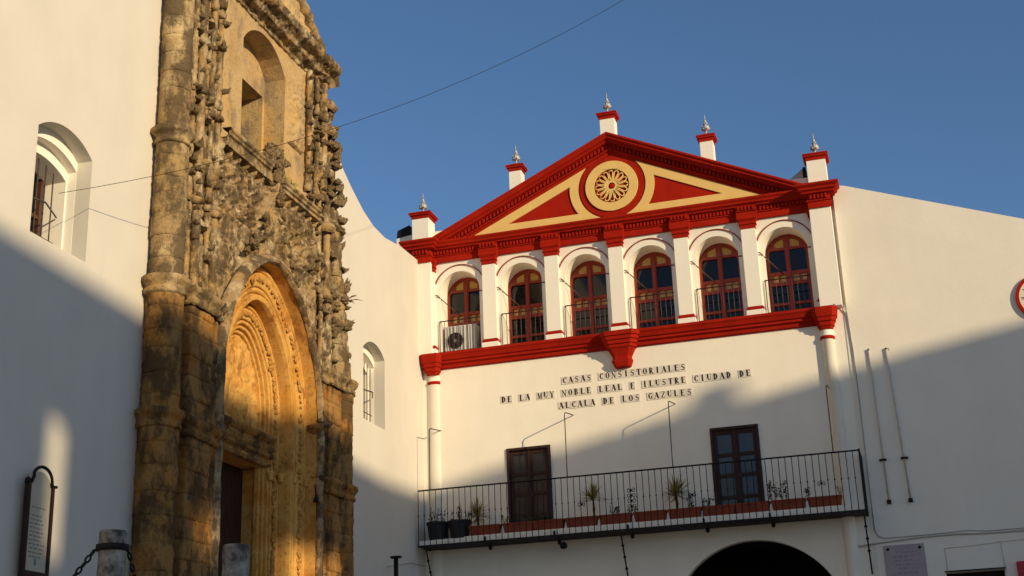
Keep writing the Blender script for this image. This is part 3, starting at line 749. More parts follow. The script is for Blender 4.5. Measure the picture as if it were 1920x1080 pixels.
# windows
def window_hole(x0, x1, z0, z1, cx, zs, r):
    """rectangle between x0..x1 cut by the arch of radius r"""
    def top_(x): return zs + math.sqrt(max(0, r * r - (x - cx) ** 2))
    pts = [(x0, z0), (x1, z0)]
    for i in range(9):
        x = x1 + (x0 - x1) * i / 8
        pts.append((x, min(z1, top_(x))))
    out = []
    for p in pts:
        if not out or math.dist(out[-1], p) > 1e-4: out.append(p)
    return out
def frame_mesh():
    h = []; cx = 0; zs = 10.875 - 9.3; r = .425
    for s_ in (-1, 1):
        x0, x1 = (-r + .005, -.055) if s_ < 0 else (.055, r - .005)
        h.append(window_hole(x0, x1, 10.47 - 9.3, 11.00 - 9.3, cx, zs, r))
        a, b = (-.29, -.07) if s_ < 0 else (.07, .29)
        h.append(window_hole(a, b, 11.06 - 9.3, 99, cx, zs, r - .01))
        for (p, q) in ((.085, .215), (.255, .385)):
            xa, xb = (p, q) if s_ > 0 else (-q, -p)
            h.append(rect(xa, xb, 10.22 - 9.3, 10.39 - 9.3))
        h.append(rect(x0, x1, 9.72 - 9.3, 10.14 - 9.3)); h.append(rect(x0, x1, 9.42 - 9.3, 9.66 - 9.3))
    mb = MB(); mb.plate(arch_hole(0, 0, zs, .498, 24), h, 0, .06, XZ)
    mb.box(-.035, .035, -.02, 0, .1, 1.9)
    return mb, h
fm, fholes = frame_mesh()
frame_me = fm.mesh('window_frame', M['winred'])
win_me = MB(); win_me.plate([(-.497, .002), (.497, .002)] + arc(0, 1.575, .497, 0, PI, 20), [], .065, .02, XZ); win_me = win_me.mesh('window', M['glass'])
amber_me = []
for k, h in enumerate(fholes):
    if k % 6 in (1, 2, 3):
        q = MB(); q.plate([(a, b) for a, b in h], [], .045, .012, XZ); amber_me.append(q.mesh('amber_pane', M['amber']))
pane_me = []
for k, h in enumerate(fholes):
    if k % 6 in (0, 4, 5):
        q = MB(); q.plate([(a, b) for a, b in h], [], .05, .008, XZ); pane_me.append(q.mesh('pane', M['glass']))
for i, x in enumerate(BX):
    win = link('window', win_me, hall, (x, 30.50, 9.3))
    link('frame', frame_me, win, (x, 30.50, 9.3))
    for a in amber_me: link('amber_pane', a, win, (x, 30.50, 9.3))
    for a in pane_me: link('pane', a, win, (x, 30.50, 9.3), rot=(rnd.uniform(-.012, .012), 0, rnd.uniform(-.03, .03)))
# red hood lines over each arch
hl = MB()
def hood_pts(r, y):
    a = math.acos(.618 / .66); return [(r * math.cos(t), y, r * math.sin(t)) for t in np.linspace(a, PI - a, 22)]
r1, r2 = .650, .672
hl.loft([[(x1_ * math.cos(t), y_, x1_ * math.sin(t)) for (x1_, y_) in ((r1, .02), (r1, -.028), (r2, -.028), (r2, .02))] for t in np.linspace(.36, PI - .36, 24)])
hood_me = hl.mesh('hood_line', M['bronze_red'])
for x in BX: link('hood_line', hood_me, hall, (x, 30.0, 10.875))
# pilasters
pm = MB(); pm.box(-.165, .165, -.13, .02, 9.52, 11.42)
pil_me = pm.mesh('pilaster', M['white_clean'])
pl_ = MB(); pl_.box(-.20, .20, -.18, .02, 9.302, 9.43); plinth_me = pl_.mesh('plinth', M['white_clean'])
cl_ = MB(); cl_.loft([[(-a, .02, z), (-a, -b, z), (a, -b, z), (a, .02, z)] for a, b, z in ((.198, .178, 9.43), (.20, .18, 9.47), (.172, .138, 9.525))]); coll_me = cl_.mesh('collar', M['red'])
cc = MB()
cc.loft([[(-a, .02, z), (-a, -b, z), (a, -b, z), (a, .02, z)] for a, b, z in ((.175, .14, 11.40), (.175, .14, 11.50), (.20, .165, 11.505), (.20, .165, 11.53), (.185, .15, 11.535), (.19, .155, 11.58), (.232, .20, 11.63), (.232, .20, 11.69))]); cap_me = cc.mesh('capital', M['red'])
PX = [X0 + k * BAY for k in range(-3, 4)]
for x in PX:
    p = link('pilaster', pil_me, hall, (x, 30, 0)); link('plinth', plinth_me, p, (x, 30, 0)); link('collar', coll_me, p, (x, 30, 0)); link('capital', cap_me, p, (x, 30, 0))
# end blocks
EB = [(X0 - 4.81 - .24, X0 - 4.81 + .24), (X0 + 4.79 - .24, X0 + 4.79 + .24)]
for a, b in EB:
    e = MB(); e.box(a, b, 29.75, 30.2, 9.28, 11.72); e.build('end_block', M['white_clean'], hall, bevel=.008)
# entablature
def entab(x0, x1, y, name='entablature', ret=0):
    """frieze, dentil bed, corona; y is the frieze face"""
    pf = [(30.05, 11.64), (y, 11.64), (y, 11.78), (y - .03, 11.80), (y - .03, 11.82), (y, 11.82), (y, 11.93), (y - .10, 11.95), (y - .10, 11.97), (y - .16, 12.01), (y - .16, 12.05), (y - .20, 12.10), (y - .20, 12.14), (30.05, 12.145)]
    mb = MB(); sweep_x(mb, pf, x0, x1); return mb
mb = entab(EB[0][0], EB[1][1], 29.94); ent = mb.build('entablature', M['red'], hall)
for x in PX[1:-1]:
    mb = MB(); y = 29.83
    mb.add([], [])
    sweep_x(mb, [(29.97, 11.692), (y, 11.692), (y, 11.80), (y - .03, 11.815), (y - .03, 11.835), (y, 11.835), (y, 11.935), (29.97, 11.935)], x - .235, x + .235)
    mb.build('entablature_block', M['red'], hall)
    mb = MB(); sweep_x(mb, [(29.74, 11.937), (29.725, 11.96), (29.725, 11.985), (29.66, 12.03), (29.66, 12.06), (29.62, 12.11), (29.62, 12.152), (29.74, 12.153)], x - .27, x + .27)
for a, b in EB:
    mb = MB()
    def lv(e, z): return [(a - e, 30.1, z), (a - e, 29.72 - e, z), (b + e, 29.72 - e, z), (b + e, 30.1, z)]
    mb.loft([lv(e, z) for e, z in ((0.01, 11.62), (.01, 11.76), (.04, 11.78), (.04, 11.81), (.012, 11.812), (.012, 11.93), (.12, 11.95), (.12, 11.98), (.18, 12.02), (.18, 12.06), (.24, 12.11), (.24, 12.155))])
    mb.build('entablature_block', M['red'], hall)
dn = MB()
def dents(x0, x1, y, z0, z1, pitch=.083, w_=.045, d_=.05):
    n = int((x1 - x0) / pitch); off = ((x1 - x0) - (n - 1) * pitch - w_) / 2
    for k in range(n): xx = x0 + off + k * pitch; dn.box(xx, xx + w_, y - d_, y + .01, z0, z1)
edges = [EB[0][1]] + [v for x in PX[1:-1] for v in (x - .235, x + .235)] + [EB[1][0]]
for a, b in zip(edges[0::2], edges[1::2]): dents(a + .02, b - .02, 29.94, 11.828, 11.925)
for x in PX[1:-1]: dents(x - .22, x + .22, 29.83, 11.842, 11.932)
for a, b in EB: dents(a + .0, b - .0, 29.708, 11.818, 11.925, .083, .045, .06)
# raking cornice
SL = .462; AP = 14.30
def rake(mb, sgn, prof_, x_end=4.75):
    """profile of (y, drop) run from the apex down the slope"""
    mb.loft([[(X0 + sgn * d_, y, AP - SL * d_ - dr) for y, dr in prof_] for d_ in (0, x_end)])
rk = MB()
for sgn in (-1, 1):
    rake(rk, sgn, [(30.05, .0), (29.66, 0), (29.66, .05), (29.70, .09), (29.70, .13), (29.78, .16), (29.78, .20), (29.90, .215), (29.93, .22), (29.93, .335), (29.90, .34), (29.90, .37), (29.96, .385), (29.97, .46), (30.05, .46)], 4.62)
rk.build('raking_cornice', M['red'], hall)
for sgn in (-1, 1):
    d_ = .12
    while d_ < 4.1:
        zt = AP - SL * d_ - .225; zb = zt - .10; x = X0 + sgn * d_; xe = x + sgn * .05
        zt2 = zt - SL * .05
        dn.add([(x, 29.86, zt), (xe, 29.86, zt2), (xe, 29.86, zt2 - .10), (x, 29.86, zb), (x, 29.94, zt), (xe, 29.94, zt2), (xe, 29.94, zt2 - .10), (x, 29.94, zb)],
               [(0, 1, 2, 3), (7, 6, 5, 4), (0, 4, 5, 1), (1, 5, 6, 2), (2, 6, 7, 3), (3, 7, 4, 0)])
        d_ += .093
o = dn.build('dentils', M['red'], hall); o['kind'] = 'stuff'
# tympanum field and relief
ty = MB(); ty.plate([(X0 - 4.6, 12.10), (X0 + 4.6, 12.10), (X0, 12.10 + 2.1)], [], 29.995, .3, XZ); ty.build('pediment_field', M['red'], hall)
RZ = 13.0
def side_band(s_):
    ro, ri = .83, 1.04
    # outer outline: along the base, up the rake, back down the circle
    base_z = 12.16; xb = math.sqrt(ro * ro - (RZ - base_z) ** 2) if ro > RZ - base_z else 0.02
    def rake_z(x): return AP - .455 - SL * x
    xt = None
    for i in range(2000):
        x = .1 + i * .001
        if x * x + (rake_z(x) - RZ) ** 2 >= ro * ro: xt = x; break
    a0 = math.atan2(base_z - RZ, xb if ro > RZ - base_z else .03); a1 = math.atan2(rake_z(xt) - RZ, xt)
    xtip = (AP - .455 - base_z) / SL
    out = [(xtip, base_z), (xt, rake_z(xt))] + arc(0, RZ, ro, a1, a0, 26)[1:]
    # inner red triangle
    zb = 12.40; xi = math.sqrt(ri * ri - (RZ - zb) ** 2)
    def rz2(x): return rake_z(x) - .235
    x2 = None
    for i in range(3000):
        x = .3 + i * .001
        if x * x + (rz2(x) - RZ) ** 2 >= ri * ri: x2 = x; break
    b0 = math.atan2(zb - RZ, xi); b1 = math.atan2(rz2(x2) - RZ, x2); xtip2 = (AP - .455 - .235 - zb) / SL
    inn = [(xtip2, zb), (x2, rz2(x2))] + arc(0, RZ, ri, b1, b0, 18)[1:]
    f_ = lambda pl: [(X0 + s_ * a, b) for a, b in pl]
    mb = MB(); mb.plate(f_(out), [f_(inn)], 29.965, .028, XZ); mb.build('gold_band', M['gold'], hall)
side_band(-1); side_band(1)
mb = MB(); mb.plate(arc(X0, RZ, .645, 0, 2 * PI, 56)[:-1], [arc(X0, RZ, .43, 0, 2 * PI, 48)[:-1]], 29.94, .05, XZ); mb.build('gold_ring', M['gold'], hall, bevel=.006)
mb = MB()
NPET = 16
for k in range(NPET):
    a = 2 * PI * k / NPET; pts = []
    w_ = .062
    loop = [(.13, .012), (.20, .022), (.28, .040), (.33, .052), (.37, .045), (.395, .02), (.395, -.02), (.37, -.045), (.33, -.052), (.28, -.040), (.20, -.022), (.13, -.012)]
    pts = [(X0 + r * math.cos(a) - t * math.sin(a), 29.965, RZ + r * math.sin(a) + t * math.cos(a)) for r, t in loop]
    mb.tube(pts + [pts[0]], .016, 6)
mb.build('rosette_petals', M['gold'], hall, smooth=True)
mb = MB(); mb.plate(arc(X0, RZ, .135, 0, 2 * PI, 28)[:-1], [arc(X0, RZ, .085, 0, 2 * PI, 24)[:-1]], 29.95, .04, XZ); mb.build('rosette_hub', M['gold'], hall, bevel=.005)
mb = MB(); mb.lathe([(.0, -.03), (.05, -.025), (.075, 0), (.05, .0)], (0, 0, 0), 18)
mb.v = [(X0 + a, 29.97 + c * .8, RZ + b) for a, b, c in mb.v]; mb.build('rosette_boss', M['red'], hall, smooth=True)
mb = MB(); mb.plate(arc(X0, RZ, .80, 0, 2 * PI, 60)[:-1], [arc(X0, RZ, .655, 0, 2 * PI, 56)[:-1]], 29.975, .018, XZ); mb.build('red_ring', M['red'], hall, bevel=.004)

# sill band with corbels
sb = MB()
sweep_x(sb, [(30.1, 9.30), (29.76, 9.298), (29.76, 9.24), (29.79, 9.20), (29.82, 9.12), (29.86, 9.10), (29.86, 9.05), (29.92, 9.02), (29.93, 8.95), (29.98, 8.93), (30.05, 8.93)], X0 - 4.6, X0 + 4.6)
sb.build('sill_band', M['red'], hall)
def corbel(cx, y0, levels, name='corbel', n=10):
    """half-octagonal tapering bracket: levels of z, half width, projection"""
    mb = MB(); rings = []
    for z, hw, pr in levels:
        ch = min(hw, pr) * .35
        rings.append([(cx - hw, 30.05, z), (cx - hw, y0 - pr + ch, z), (cx - hw + ch, y0 - pr, z), (cx + hw - ch, y0 - pr, z), (cx + hw, y0 - pr + ch, z), (cx + hw, 30.05, z)])
    mb.loft(rings); return mb.build('corbel', M['red'], hall)
corbel(X0, 30, [(8.46, .15, .12), (8.48, .19, .16), (8.60, .235, .20), (8.635, .24, .205), (8.64, .21, .18), (8.72, .22, .19), (8.84, .28, .24), (8.90, .31, .27), (8.905, .34, .29), (8.98, .35, .30), (8.985, .38, .33), (9.07, .39, .34), (9.075, .42, .37), (9.16, .43, .38), (9.165, .46, .41), (9.27, .47, .42)])
for s_ in (-1, 1):
    cx = X0 + s_ * 4.62
    corbel(cx, 30, [(8.80, .14, .16), (8.86, .16, .19), (8.865, .18, .21), (8.96, .20, .23), (8.965, .22, .26), (9.05, .24, .28), (9.055, .26, .30), (9.20, .28, .33), (9.275, .285, .335)])
    cq = MB(); cq.lathe([(.14, 1.0), (.14, 8.58), (.155, 8.59), (.155, 8.65), (.14, 8.66), (.14, 8.8)], (cx, 30.0, 0), 20, PI, 2 * PI, 1, .55 if s_ < 0 else 1); cq.build('corner_column', M['white_clean'], hall, smooth=True)
    cq = MB(); cq.lathe([(.150, 8.58), (.162, 8.59), (.162, 8.645), (.150, 8.66)], (cx, 30.0, 0), 20, PI, 2 * PI, 1, .55 if s_ < 0 else 1); cq.build('column_ring', M['red'], hall, smooth=True)
# end returns at the foot of the end blocks
# roof behind the pediment
rf = MB()
for sgn in (-1, 1):
    rf.add([(X0, 29.9, AP - .01), (X0 + sgn * 4.8, 29.9, AP - SL * 4.8 - .01), (X0 + sgn * 4.8, 40, AP - SL * 4.8 - .01), (X0, 40, AP - .01)], [(0, 1, 2, 3)])
rf.build('roof', M['tilesroof'], hall)

# pedestals with caps, and the ceramic finials on them
fin_prof = [(.045, 0), (.05, .015), (.022, .035), (.018, .075), (.045, .10), (.085, .135), (.095, .17), (.08, .215), (.045, .25), (.03, .262), (.042, .285), (.04, .31), (.022, .335), (.028, .355), (.026, .38), (.014, .40), (.017, .43), (.010, .47), (.004, .53)]
fme = MB(); fme.lathe(fin_prof, (0, 0, 0), 16); finial_me = fme.mesh('finial', M['ceramic'], smooth=True)
v = np.array([p.co[:] for p in finial_me.vertices]); ang = np.arctan2(v[:, 1], v[:, 0]); rr = np.hypot(v[:, 0], v[:, 1])
k = 1 + .16 * np.cos(ang * 6 + v[:, 2] * 18) * (v[:, 2] > .09); v[:, 0] *= k; v[:, 1] *= k; finial_me.vertices.foreach_set('co', v.ravel())
lf = MB()
for ring, (r, z, s_) in enumerate(((.082, .14, .030), (.075, .205, .026), (.042, .29, .018))):
    for k in range(6):
        a = 2 * PI * (k + .5 * ring) / 6
        lf.lathe([(.001, -s_), (s_ * .7, -s_ * .5), (s_ * .8, s_ * .3), (.001, s_ * 1.5)], (r * math.cos(a), r * math.sin(a), z), 6)
leaf_me = lf.mesh('leaves', M['ceramic'], smooth=True)
peds = [(X0 - 4.82, .215, 12.155, 12.80, .36, .24, 'on the far left pedestal, leftmost of five'), (X0 - 2.36, .155, 13.14, 13.72, .24, .16, 'halfway up the left pediment slope'),
        (X0 + .01, .18, 14.1, 14.72, .25, .16, 'on the highest pedestal at the pediment apex'), (X0 + 2.36, .155, 13.14, 13.72, .24, .16, 'halfway down the right pediment slope'),
        (X0 + 4.82, .215, 12.155, 12.80, .30, .24, 'on the far right pedestal, rightmost of five')]
for (x, hw, z0, z1, cw_, dp, where) in peds:
    b = MB(); b.box(x - hw, x + hw, 29.99 - dp, 29.99 + dp, z0, z1); ped = b.build('pedestal', M['white_clean'], hall, bevel=.006)
    e1 = .07; c = MB(); c.loft([[(x - hw - e, 29.99 - dp - e, z), (x + hw + e, 29.99 - dp - e, z), (x + hw + e, 29.99 + dp + e, z), (x - hw - e, 29.99 + dp + e, z)] for e, z in ((.012, z1), (.014, z1 + .07), (.05, z1 + .085), (.055, z1 + .12), (e1, z1 + .13), (e1, z1 + .16), (.0, z1 + .19), (-hw + .06, z1 + .245))])
    c.build('pedestal_cap', M['red'], ped)
    f = thing('finial', (x, 29.99, z1 + .235), 'grey and white ceramic finial standing ' + where, 'finial', 'ceramic finials along the pediment')
    link('urn', finial_me, f, (x, 29.99, z1 + .235)); link('leaves', leaf_me, f, (x, 29.99, z1 + .235))

# floodlights beside the end pedestals
fl = thing('floodlight', (-11.42, 30.1, 12.5), 'black floodlight clamped to the left side of the far left roof pedestal', 'floodlight')
q = MB(); q.loft([[(-11.60, 29.98, 12.45), (-11.62, 30.22, 12.47), (-11.60, 30.22, 12.68), (-11.57, 29.98, 12.66)], [(-11.26, 29.95, 12.50), (-11.26, 30.25, 12.50), (-11.24, 30.25, 12.78), (-11.24, 29.95, 12.76)]]); q.build('housing', M['iron'], fl, bevel=.02)
q = MB(); q.tube([(-11.55, 30.1, 12.47), (-11.50, 30.1, 12.38), (-11.34, 30.1, 12.36), (-11.24, 30.1, 12.40), (-11.10, 30.1, 12.42)], .016); q.build('bracket', M['iron'], fl)
fl = thing('floodlight', (-1.62, 30.4, 12.5), 'dark tilted floodlight behind the roof slope left of the far right pedestal', 'floodlight')
q = MB(); q.loft([[(-1.98, 30.25, 12.50), (-1.98, 30.5, 12.50), (-1.98, 30.5, 12.56), (-1.98, 30.25, 12.56)], [(-1.58, 30.2, 12.52), (-1.58, 30.5, 12.52), (-1.58, 30.5, 12.86), (-1.58, 30.2, 12.82)]]); q.build('housing', M['grey'], fl, bevel=.01)
q = MB(); q.box(-1.577, -1.50, 30.2, 30.5, 12.50, 12.86); q.build('lid', M['iron'], fl, bevel=.01)

# gallery railings, awning rods
wr = MB(); wr.tube([(-.52, 0, .83), (.50, 0, .83)], .014); wr.tube([(-.52, 0, .83), (-.52, .10, .83)], .012); wr.tube([(-.52, 0, .80), (-.52, .0, .02)], .010)
wr.tube([(-.50, 0, .06), (.50, 0, .06)], .009)
rail_me = wr.mesh('gallery_railing', M['iron'], smooth=True)
vb = MB(); vb.tube([(0, 0, .04), (0, 0, .82)], .0075); vb.lathe([(.007, -.015), (.015, 0), (.007, .015)], (0, 0, .42), 6); vbar_me = vb.mesh('bar', M['iron_lit'], smooth=True)
for i, x in enumerate(BX):
    r = link('gallery_railing', rail_me, hall, (x, 29.97, 9.3))
    for k in range(8): link('bar', vbar_me, r, (x - .40 + k * .118, 29.97, 9.3))
ar = MB(); ar.tube([(-.66, -.03, 1.515), (-.58, -.05, 1.515), (-.40, .10, 1.33), (-.12, .35, 1.05)], .013); hk = MB(); hk.tube([(.50, -.02, 1.50), (.58, -.02, 1.50)], .013); hook_me = hk.mesh('rod_hook', M['bronze'], smooth=True); rod_me = ar.mesh('awning_rod', M['bronze'], smooth=True)
for x in BX: link('awning_rod', rod_me, hall, (x, 30.0, 9.3)); link('rod_hook', hook_me, hall, (x, 30.0, 9.3))

# air-conditioning unit behind the first railing
ac = thing('air_conditioner', (BX[0], 30.2, 9.3), 'cream air conditioner with round fan grille behind the leftmost gallery railing', 'air conditioner')
q = MB(); q.box(BX[0] - .44, BX[0] + .36, 30.08, 30.38, 9.33, 10.02); q.build('casing', M['acwhite'], ac, bevel=.015)
q = MB()
for rr_ in (.05, .085, .12, .155, .19): q.tube([(BX[0] - .16 + rr_ * math.cos(a), 30.035, 9.64 + rr_ * math.sin(a)) for a in np.linspace(0, 2 * PI, 28)], .010, 5)
q.build('fan_grille', M['iron_lit'], ac, smooth=True)
q = MB(); q.plate(arc(BX[0] - .16, 9.64, .20, 0, 2 * PI, 30)[:-1], [arc(BX[0] - .16, 9.64, .06, 0, 2 * PI, 20)[:-1]], 30.045, .008, XZ); q.build('fan_opening', M['iron'], ac)
sl_me = MB(); sl_me.box(-.012, .012, 0, .01, 0, .66); sl_me = sl_me.mesh('slat', M['acwhite'])
for k in range(10): link('slat', sl_me, ac, (BX[0] - .42 + k * .083, 30.055, 9.345))

# balcony doors
def balcony_door(x0, x1, label):
    t = thing('balcony_door', ((x0 + x1) / 2, 30.12, 4.66), label, 'door', 'brown glazed balcony doors')
    cx = (x0 + x1) / 2
    q = MB(); q.plate(rect(x0 + .002, x1 - .002, 4.66, 6.858), [rect(x0 + .06, x1 - .06, 4.7, 6.80)], 29.965, .12, XZ); q.build('frame', M['wood'], t)
    for s_ in (-1, 1):
        a, b = (x0 + .065, cx - .004) if s_ < 0 else (cx + .004, x1 - .065)
        rows = [(6.28, 6.70), (5.82, 6.20), (5.34, 5.74), (4.88, 5.26)]
        hs = [rect(a + .075, b - .075, z0, z1) for z0, z1 in rows]
        q = MB(); q.plate(rect(a, b, 4.68, 6.795), hs, 30.03, .04, XZ); lf_ = q.build('leaf', M['wood'], t)
        for z0, z1 in rows:
            q = MB(); q.box(a + .07, b - .07, 30.052, 30.058, z0 - .01, z1 + .01); q.build('pane', M['woodglass'], lf_)
    q = MB(); q.box(cx - .03, cx + .03, 30.008, 30.029, 4.70, 6.79); q.build('meeting_strip', M['wood'], t)
    q = MB(); q.lathe([(.018, -.03), (.018, .03)], (cx + .06, 30.005, 5.75), 8); q.build('handle', M['bronze'], t)
balcony_door(LX0, LX1, 'left brown glazed double door behind the balcony, half lit by the sun')
balcony_door(RX0, RX1, 'right brown glazed double door behind the balcony, wholly in shade')

# ------------------------------------------------------------------ balcony
BY = 29.30; BXL, BXR = -10.86, -1.03
bal = thing('balcony', ((BXL + BXR) / 2, 29.65, 4.65), 'long black iron balcony with thin bars across the town hall wall above the street arch', 'balcony')
q = MB(); q.box(BXL, BXR, BY + .04, 29.998, 4.69, 4.80); q.build('floor_slab', M['white_clean'], bal, bevel=.006)
q = MB(); q.box(BXL, BXR, BY - .02, 29.99, 4.655, 4.688); q.build('floor_edge', M['iron'], bal)
q = MB(); q.tube([(BXL, BY, 5.93), (BXR, BY, 5.93)], .018, 8); q.build('top_rail', M['iron'], bal)
q = MB(); q.tube([(BXR, BY, 5.93), (BXR, 29.99, 5.93)], .018, 8); q.tube([(BXR, BY, 4.70), (BXR, 29.99, 4.70)], .014); q.build('side_rail', M['iron'], bal)
bb = MB(); bb.tube([(0, 0, 4.64), (0, 0, 5.93)], .0085, 6); bb.lathe([(.008, -.02), (.017, -.008), (.017, .008), (.008, .02)], (0, 0, 5.36), 8)
bal_me = bb.mesh('baluster', M['iron'], smooth=True)
nb = 70
for k in range(nb + 1):
    link('baluster', bal_me, bal, (BXL + (BXR - BXL) * k / nb, BY, 0))
for k in range(1, 5): link('baluster', bal_me, bal, (BXR, BY + k * .14, 0))
q = MB(); q.tube([(BXR, 29.97, 4.64), (BXR, 29.97, 5.95)], .022, 8); q.tube([(BXR, BY, 4.60), (BXR, BY, 5.96)], .02, 8); q.build('corner_post', M['iron'], bal)
def scroll(mb, cx, cz, s_, plane='x', y=BY):
    """a C-scroll made of a spiral bar"""
    pts = []
    for i in range(22):
        t = i / 21; a = -PI / 2 + t * 2 * PI * 1.15; r = s_ * (1 - .62 * t)
        pts.append((cx + r * math.cos(a) * 1.0, cz + r * math.sin(a)))
    if plane == 'x': mb.tube([(a, y, b) for a, b in pts], .0075, 5)
    else: mb.tube([(BXR, a, b) for a, b in pts], .0075, 5)
def ornament(x, z, lv, s_=.055):
    mb = MB()
    for i in range(lv):
        for sg in (-1, 1):
            pts = []
            for k in range(20):
                t = k / 19; a = PI / 2 - t * 2 * PI * 1.1; r = s_ * (1 - .6 * t)
                pts.append((x + sg * (s_ * .95 + r * math.cos(a) * .85), BY, z + i * s_ * 2.3 + r * math.sin(a) * (1 if i % 2 else -1)))
            mb.tube(pts, .008, 5)
        mb.lathe([(.008, -.03), (.026, 0), (.008, .03)], (x, BY, z + i * s_ * 2.3), 6)
    mb.build('scroll_ornament', M['iron'], bal, smooth=True)
ornament(-5.93, 5.17, 4, .05)
for x in (-7.05, -4.60, -1.87, -9.6): ornament(x, 5.30, 1, .045)
mb = MB()
for z, s_ in ((5.50, .10), (5.28, -.10)):
    pts = []
    for k in range(26):
        t = k / 25; a = PI / 2 + t * 2 * PI * 1.2; r = abs(s_) * (1.25 - .8 * t)
        pts.append((BXR, BY + .34 + r * math.cos(a) * 2.0, z + (r * math.sin(a)) * (1 if s_ > 0 else -1)))
    mb.tube(pts, .011, 5)
mb.build('side_scroll', M['iron'], bal, smooth=True)
def strut(x, ztop, zb):
    mb = MB(); p0 = Vector((x, BY + .03, ztop)); p1 = Vector((x, 29.97, zb)); mb.tube([p0, p1], .017, 8)
    for t in (.22, .42, .62):
        p = p0.lerp(p1, t); mb.lathe([(.018, -.03), (.04, 0), (.018, .03)], tuple(p), 8)
    mb.build('strut', M['iron'], bal, smooth=True)
for x in (-10.70, -6.22, -1.08): strut(x, 4.62, 3.45)
for x in (-9.3, -7.7, -6.05, -4.4, -3.0):
    mb = MB(); mb.box(x - .02, x + .02, BY - .005, BY + .05, 4.66, 4.78); mb.build('bracket', M['iron'], bal); mb = MB(); mb.lathe([(.02, 0), (.045, .03), (.045, .10), (.02, .12)], (x + .02, BY + .35, 4.52), 8); mb.build('bracket_knob', M['iron'], bal)
q = MB(); q.lathe([(.05, 0), (.08, .03), (.08, .10), (.03, .15)], (-7.55, 29.5, 4.40), 12)
q.build('hanging_lamp', M['iron'], bal, smooth=True)
# tall awning hooks on the rail
for x, zt, lab in ((-10.57, 7.37, 'leftmost of four tall thin black awning hooks, beside the church wall corner'), (-7.34, 7.41, 'thin black awning hook just right of the left balcony door'), (-4.975, 7.42, 'thin black awning hook below the last word of the inscription'), (-1.56, 7.40, 'rightmost of four tall thin black awning hooks, in front of the right corner column')):
    t = thing('awning_hook', (x, BY, 5.93), lab, 'awning hook', 'awning hooks rising from the balcony rail')
    q = MB(); q.tube([(x, BY, 5.93), (x + .005, BY, zt - .06), (x + .01, BY + .02, zt - .015), (x + .02, BY + .07, zt), (x + .04, 29.99, zt + .08)], .012, 6); q.build('rod', M['iron'], t, smooth=True)

# planters and pots
pl0 = thing('planter_box', (0, 0, 0), 'x', 'planter', 'terracotta planter boxes in a row along the balcony rail')
q = MB(); 
def prr(z, hw, hd): return [(-hw, -hd, z), (hw, -hd, z), (hw, hd, z), (-hw, hd, z)]
q.loft([prr(0, .325, .075), prr(.165, .352, .095), prr(.17, .365, .105), prr(.215, .367, .107)]); q.build('box', M['terra'], pl0, bevel=.006)
q = MB(); q.box(-.345, .345, -.09, .09, .212, .218); q.build('soil', M['soil'], pl0)
PXS = [-9.33, -8.54, -7.85, -7.10, -6.34, -5.57, -4.81, -4.08, -3.35, -2.60, -1.85]
desc = ['first terracotta planter, just right of the two black pots', 'terracotta planter under the left half of the left balcony door', 'terracotta planter under the right edge of the left balcony door', 'terracotta planter holding the middle spiky plant',
        'terracotta planter left of the scrolled ornament at mid balcony', 'terracotta planter right of the scrolled ornament at mid balcony', 'terracotta planter holding the right spiky plant', 'terracotta planter just left of the right balcony door',
        'terracotta planter under the right balcony door', 'terracotta planter with thin leafy stems right of the right balcony door', 'last terracotta planter at the right end of the balcony']
for i, x in enumerate(PXS):
    o = pl0 if i == 0 else copy_thing(pl0, (0, 0, 0))
    o.location = (x, BY + .17, 4.83); o.rotation_euler = (0, 0, rnd.uniform(-.015, .015)); o['label'] = desc[i]
    if i == 0: WL[o] = Vector(o.location)
sd = MB(); sd.box(-9.8, -1.5, BY + .08, BY + .26, 4.80, 4.828); sd.build('planter_shelf', M['white_clean'], bal)
pot0 = None
for x, lab in ((-10.50, 'left one of two round black plastic pots at the left end of the balcony'), (-9.98, 'right one of two round black plastic pots at the left end of the balcony')):
    t = thing('plant_pot', (x, BY + .32, 4.80), lab, 'plant pot', 'black plant pots')
    q = MB(); q.lathe([(.20, 0), (.255, .36), (.27, .37), (.27, .42), (.24, .42), (.23, .36)], (x, BY + .32, 4.805), 22); q.build('pot', M['blackpot'], t, smooth=False)
    q = MB(); q.lathe([(.23, .34), (.0, .36)], (x, BY + .32, 4.81), 16); q.build('soil', M['soil'], t)
def yucca(x, y, z, h, r, lab, n=95):
    t = thing('spiky_plant', (x, y, z), lab, 'plant', 'spiky potted plants')
    q = MB(); q.tube([(x, y, z), (x + .01, y, z + h * .5), (x, y, z + h)], .035, 8, .028); q.build('trunk', M['trunk'], t, smooth=True)
    q = MB()
    for k in range(n):
        a = rnd.uniform(0, 2 * PI); el = rnd.uniform(-.25, 1.45); L_ = r * rnd.uniform(.8, 1.25); w_ = .015
        d = Vector((math.cos(a) * math.cos(el), math.sin(a) * math.cos(el), math.sin(el))); sd_ = Vector((-math.sin(a), math.cos(a), 0)) * w_
        p0 = Vector((x, y, z + h - .04 + rnd.uniform(-.04, .04))); p1 = p0 + d * L_ * .5; p2 = p0 + d * L_ + Vector((0, 0, -.10 * L_ * math.cos(el)))
        nrm = d.cross(sd_).normalized() * .004
        q.add([p0 - sd_ * .6, p0 + sd_ * .6, p1 + sd_, p1 - sd_, p2, p1 + nrm], [(0, 1, 2, 5, 3), (3, 5, 2, 4)])
    q.build('leaves', M['yucca'], t, fix=False)
yucca(-9.53, 29.55, 4.95, .36, .42, 'leftmost spiky yellow-green plant, beside the black pots')
yucca(-6.83, 29.49, 4.95, .52, .38, 'middle spiky yellow-green plant, right of the left balcony door')
yucca(-4.98, 29.49, 4.95, .44, .44, 'right spiky plant, between the scrolled ornament and the right balcony door', 110)
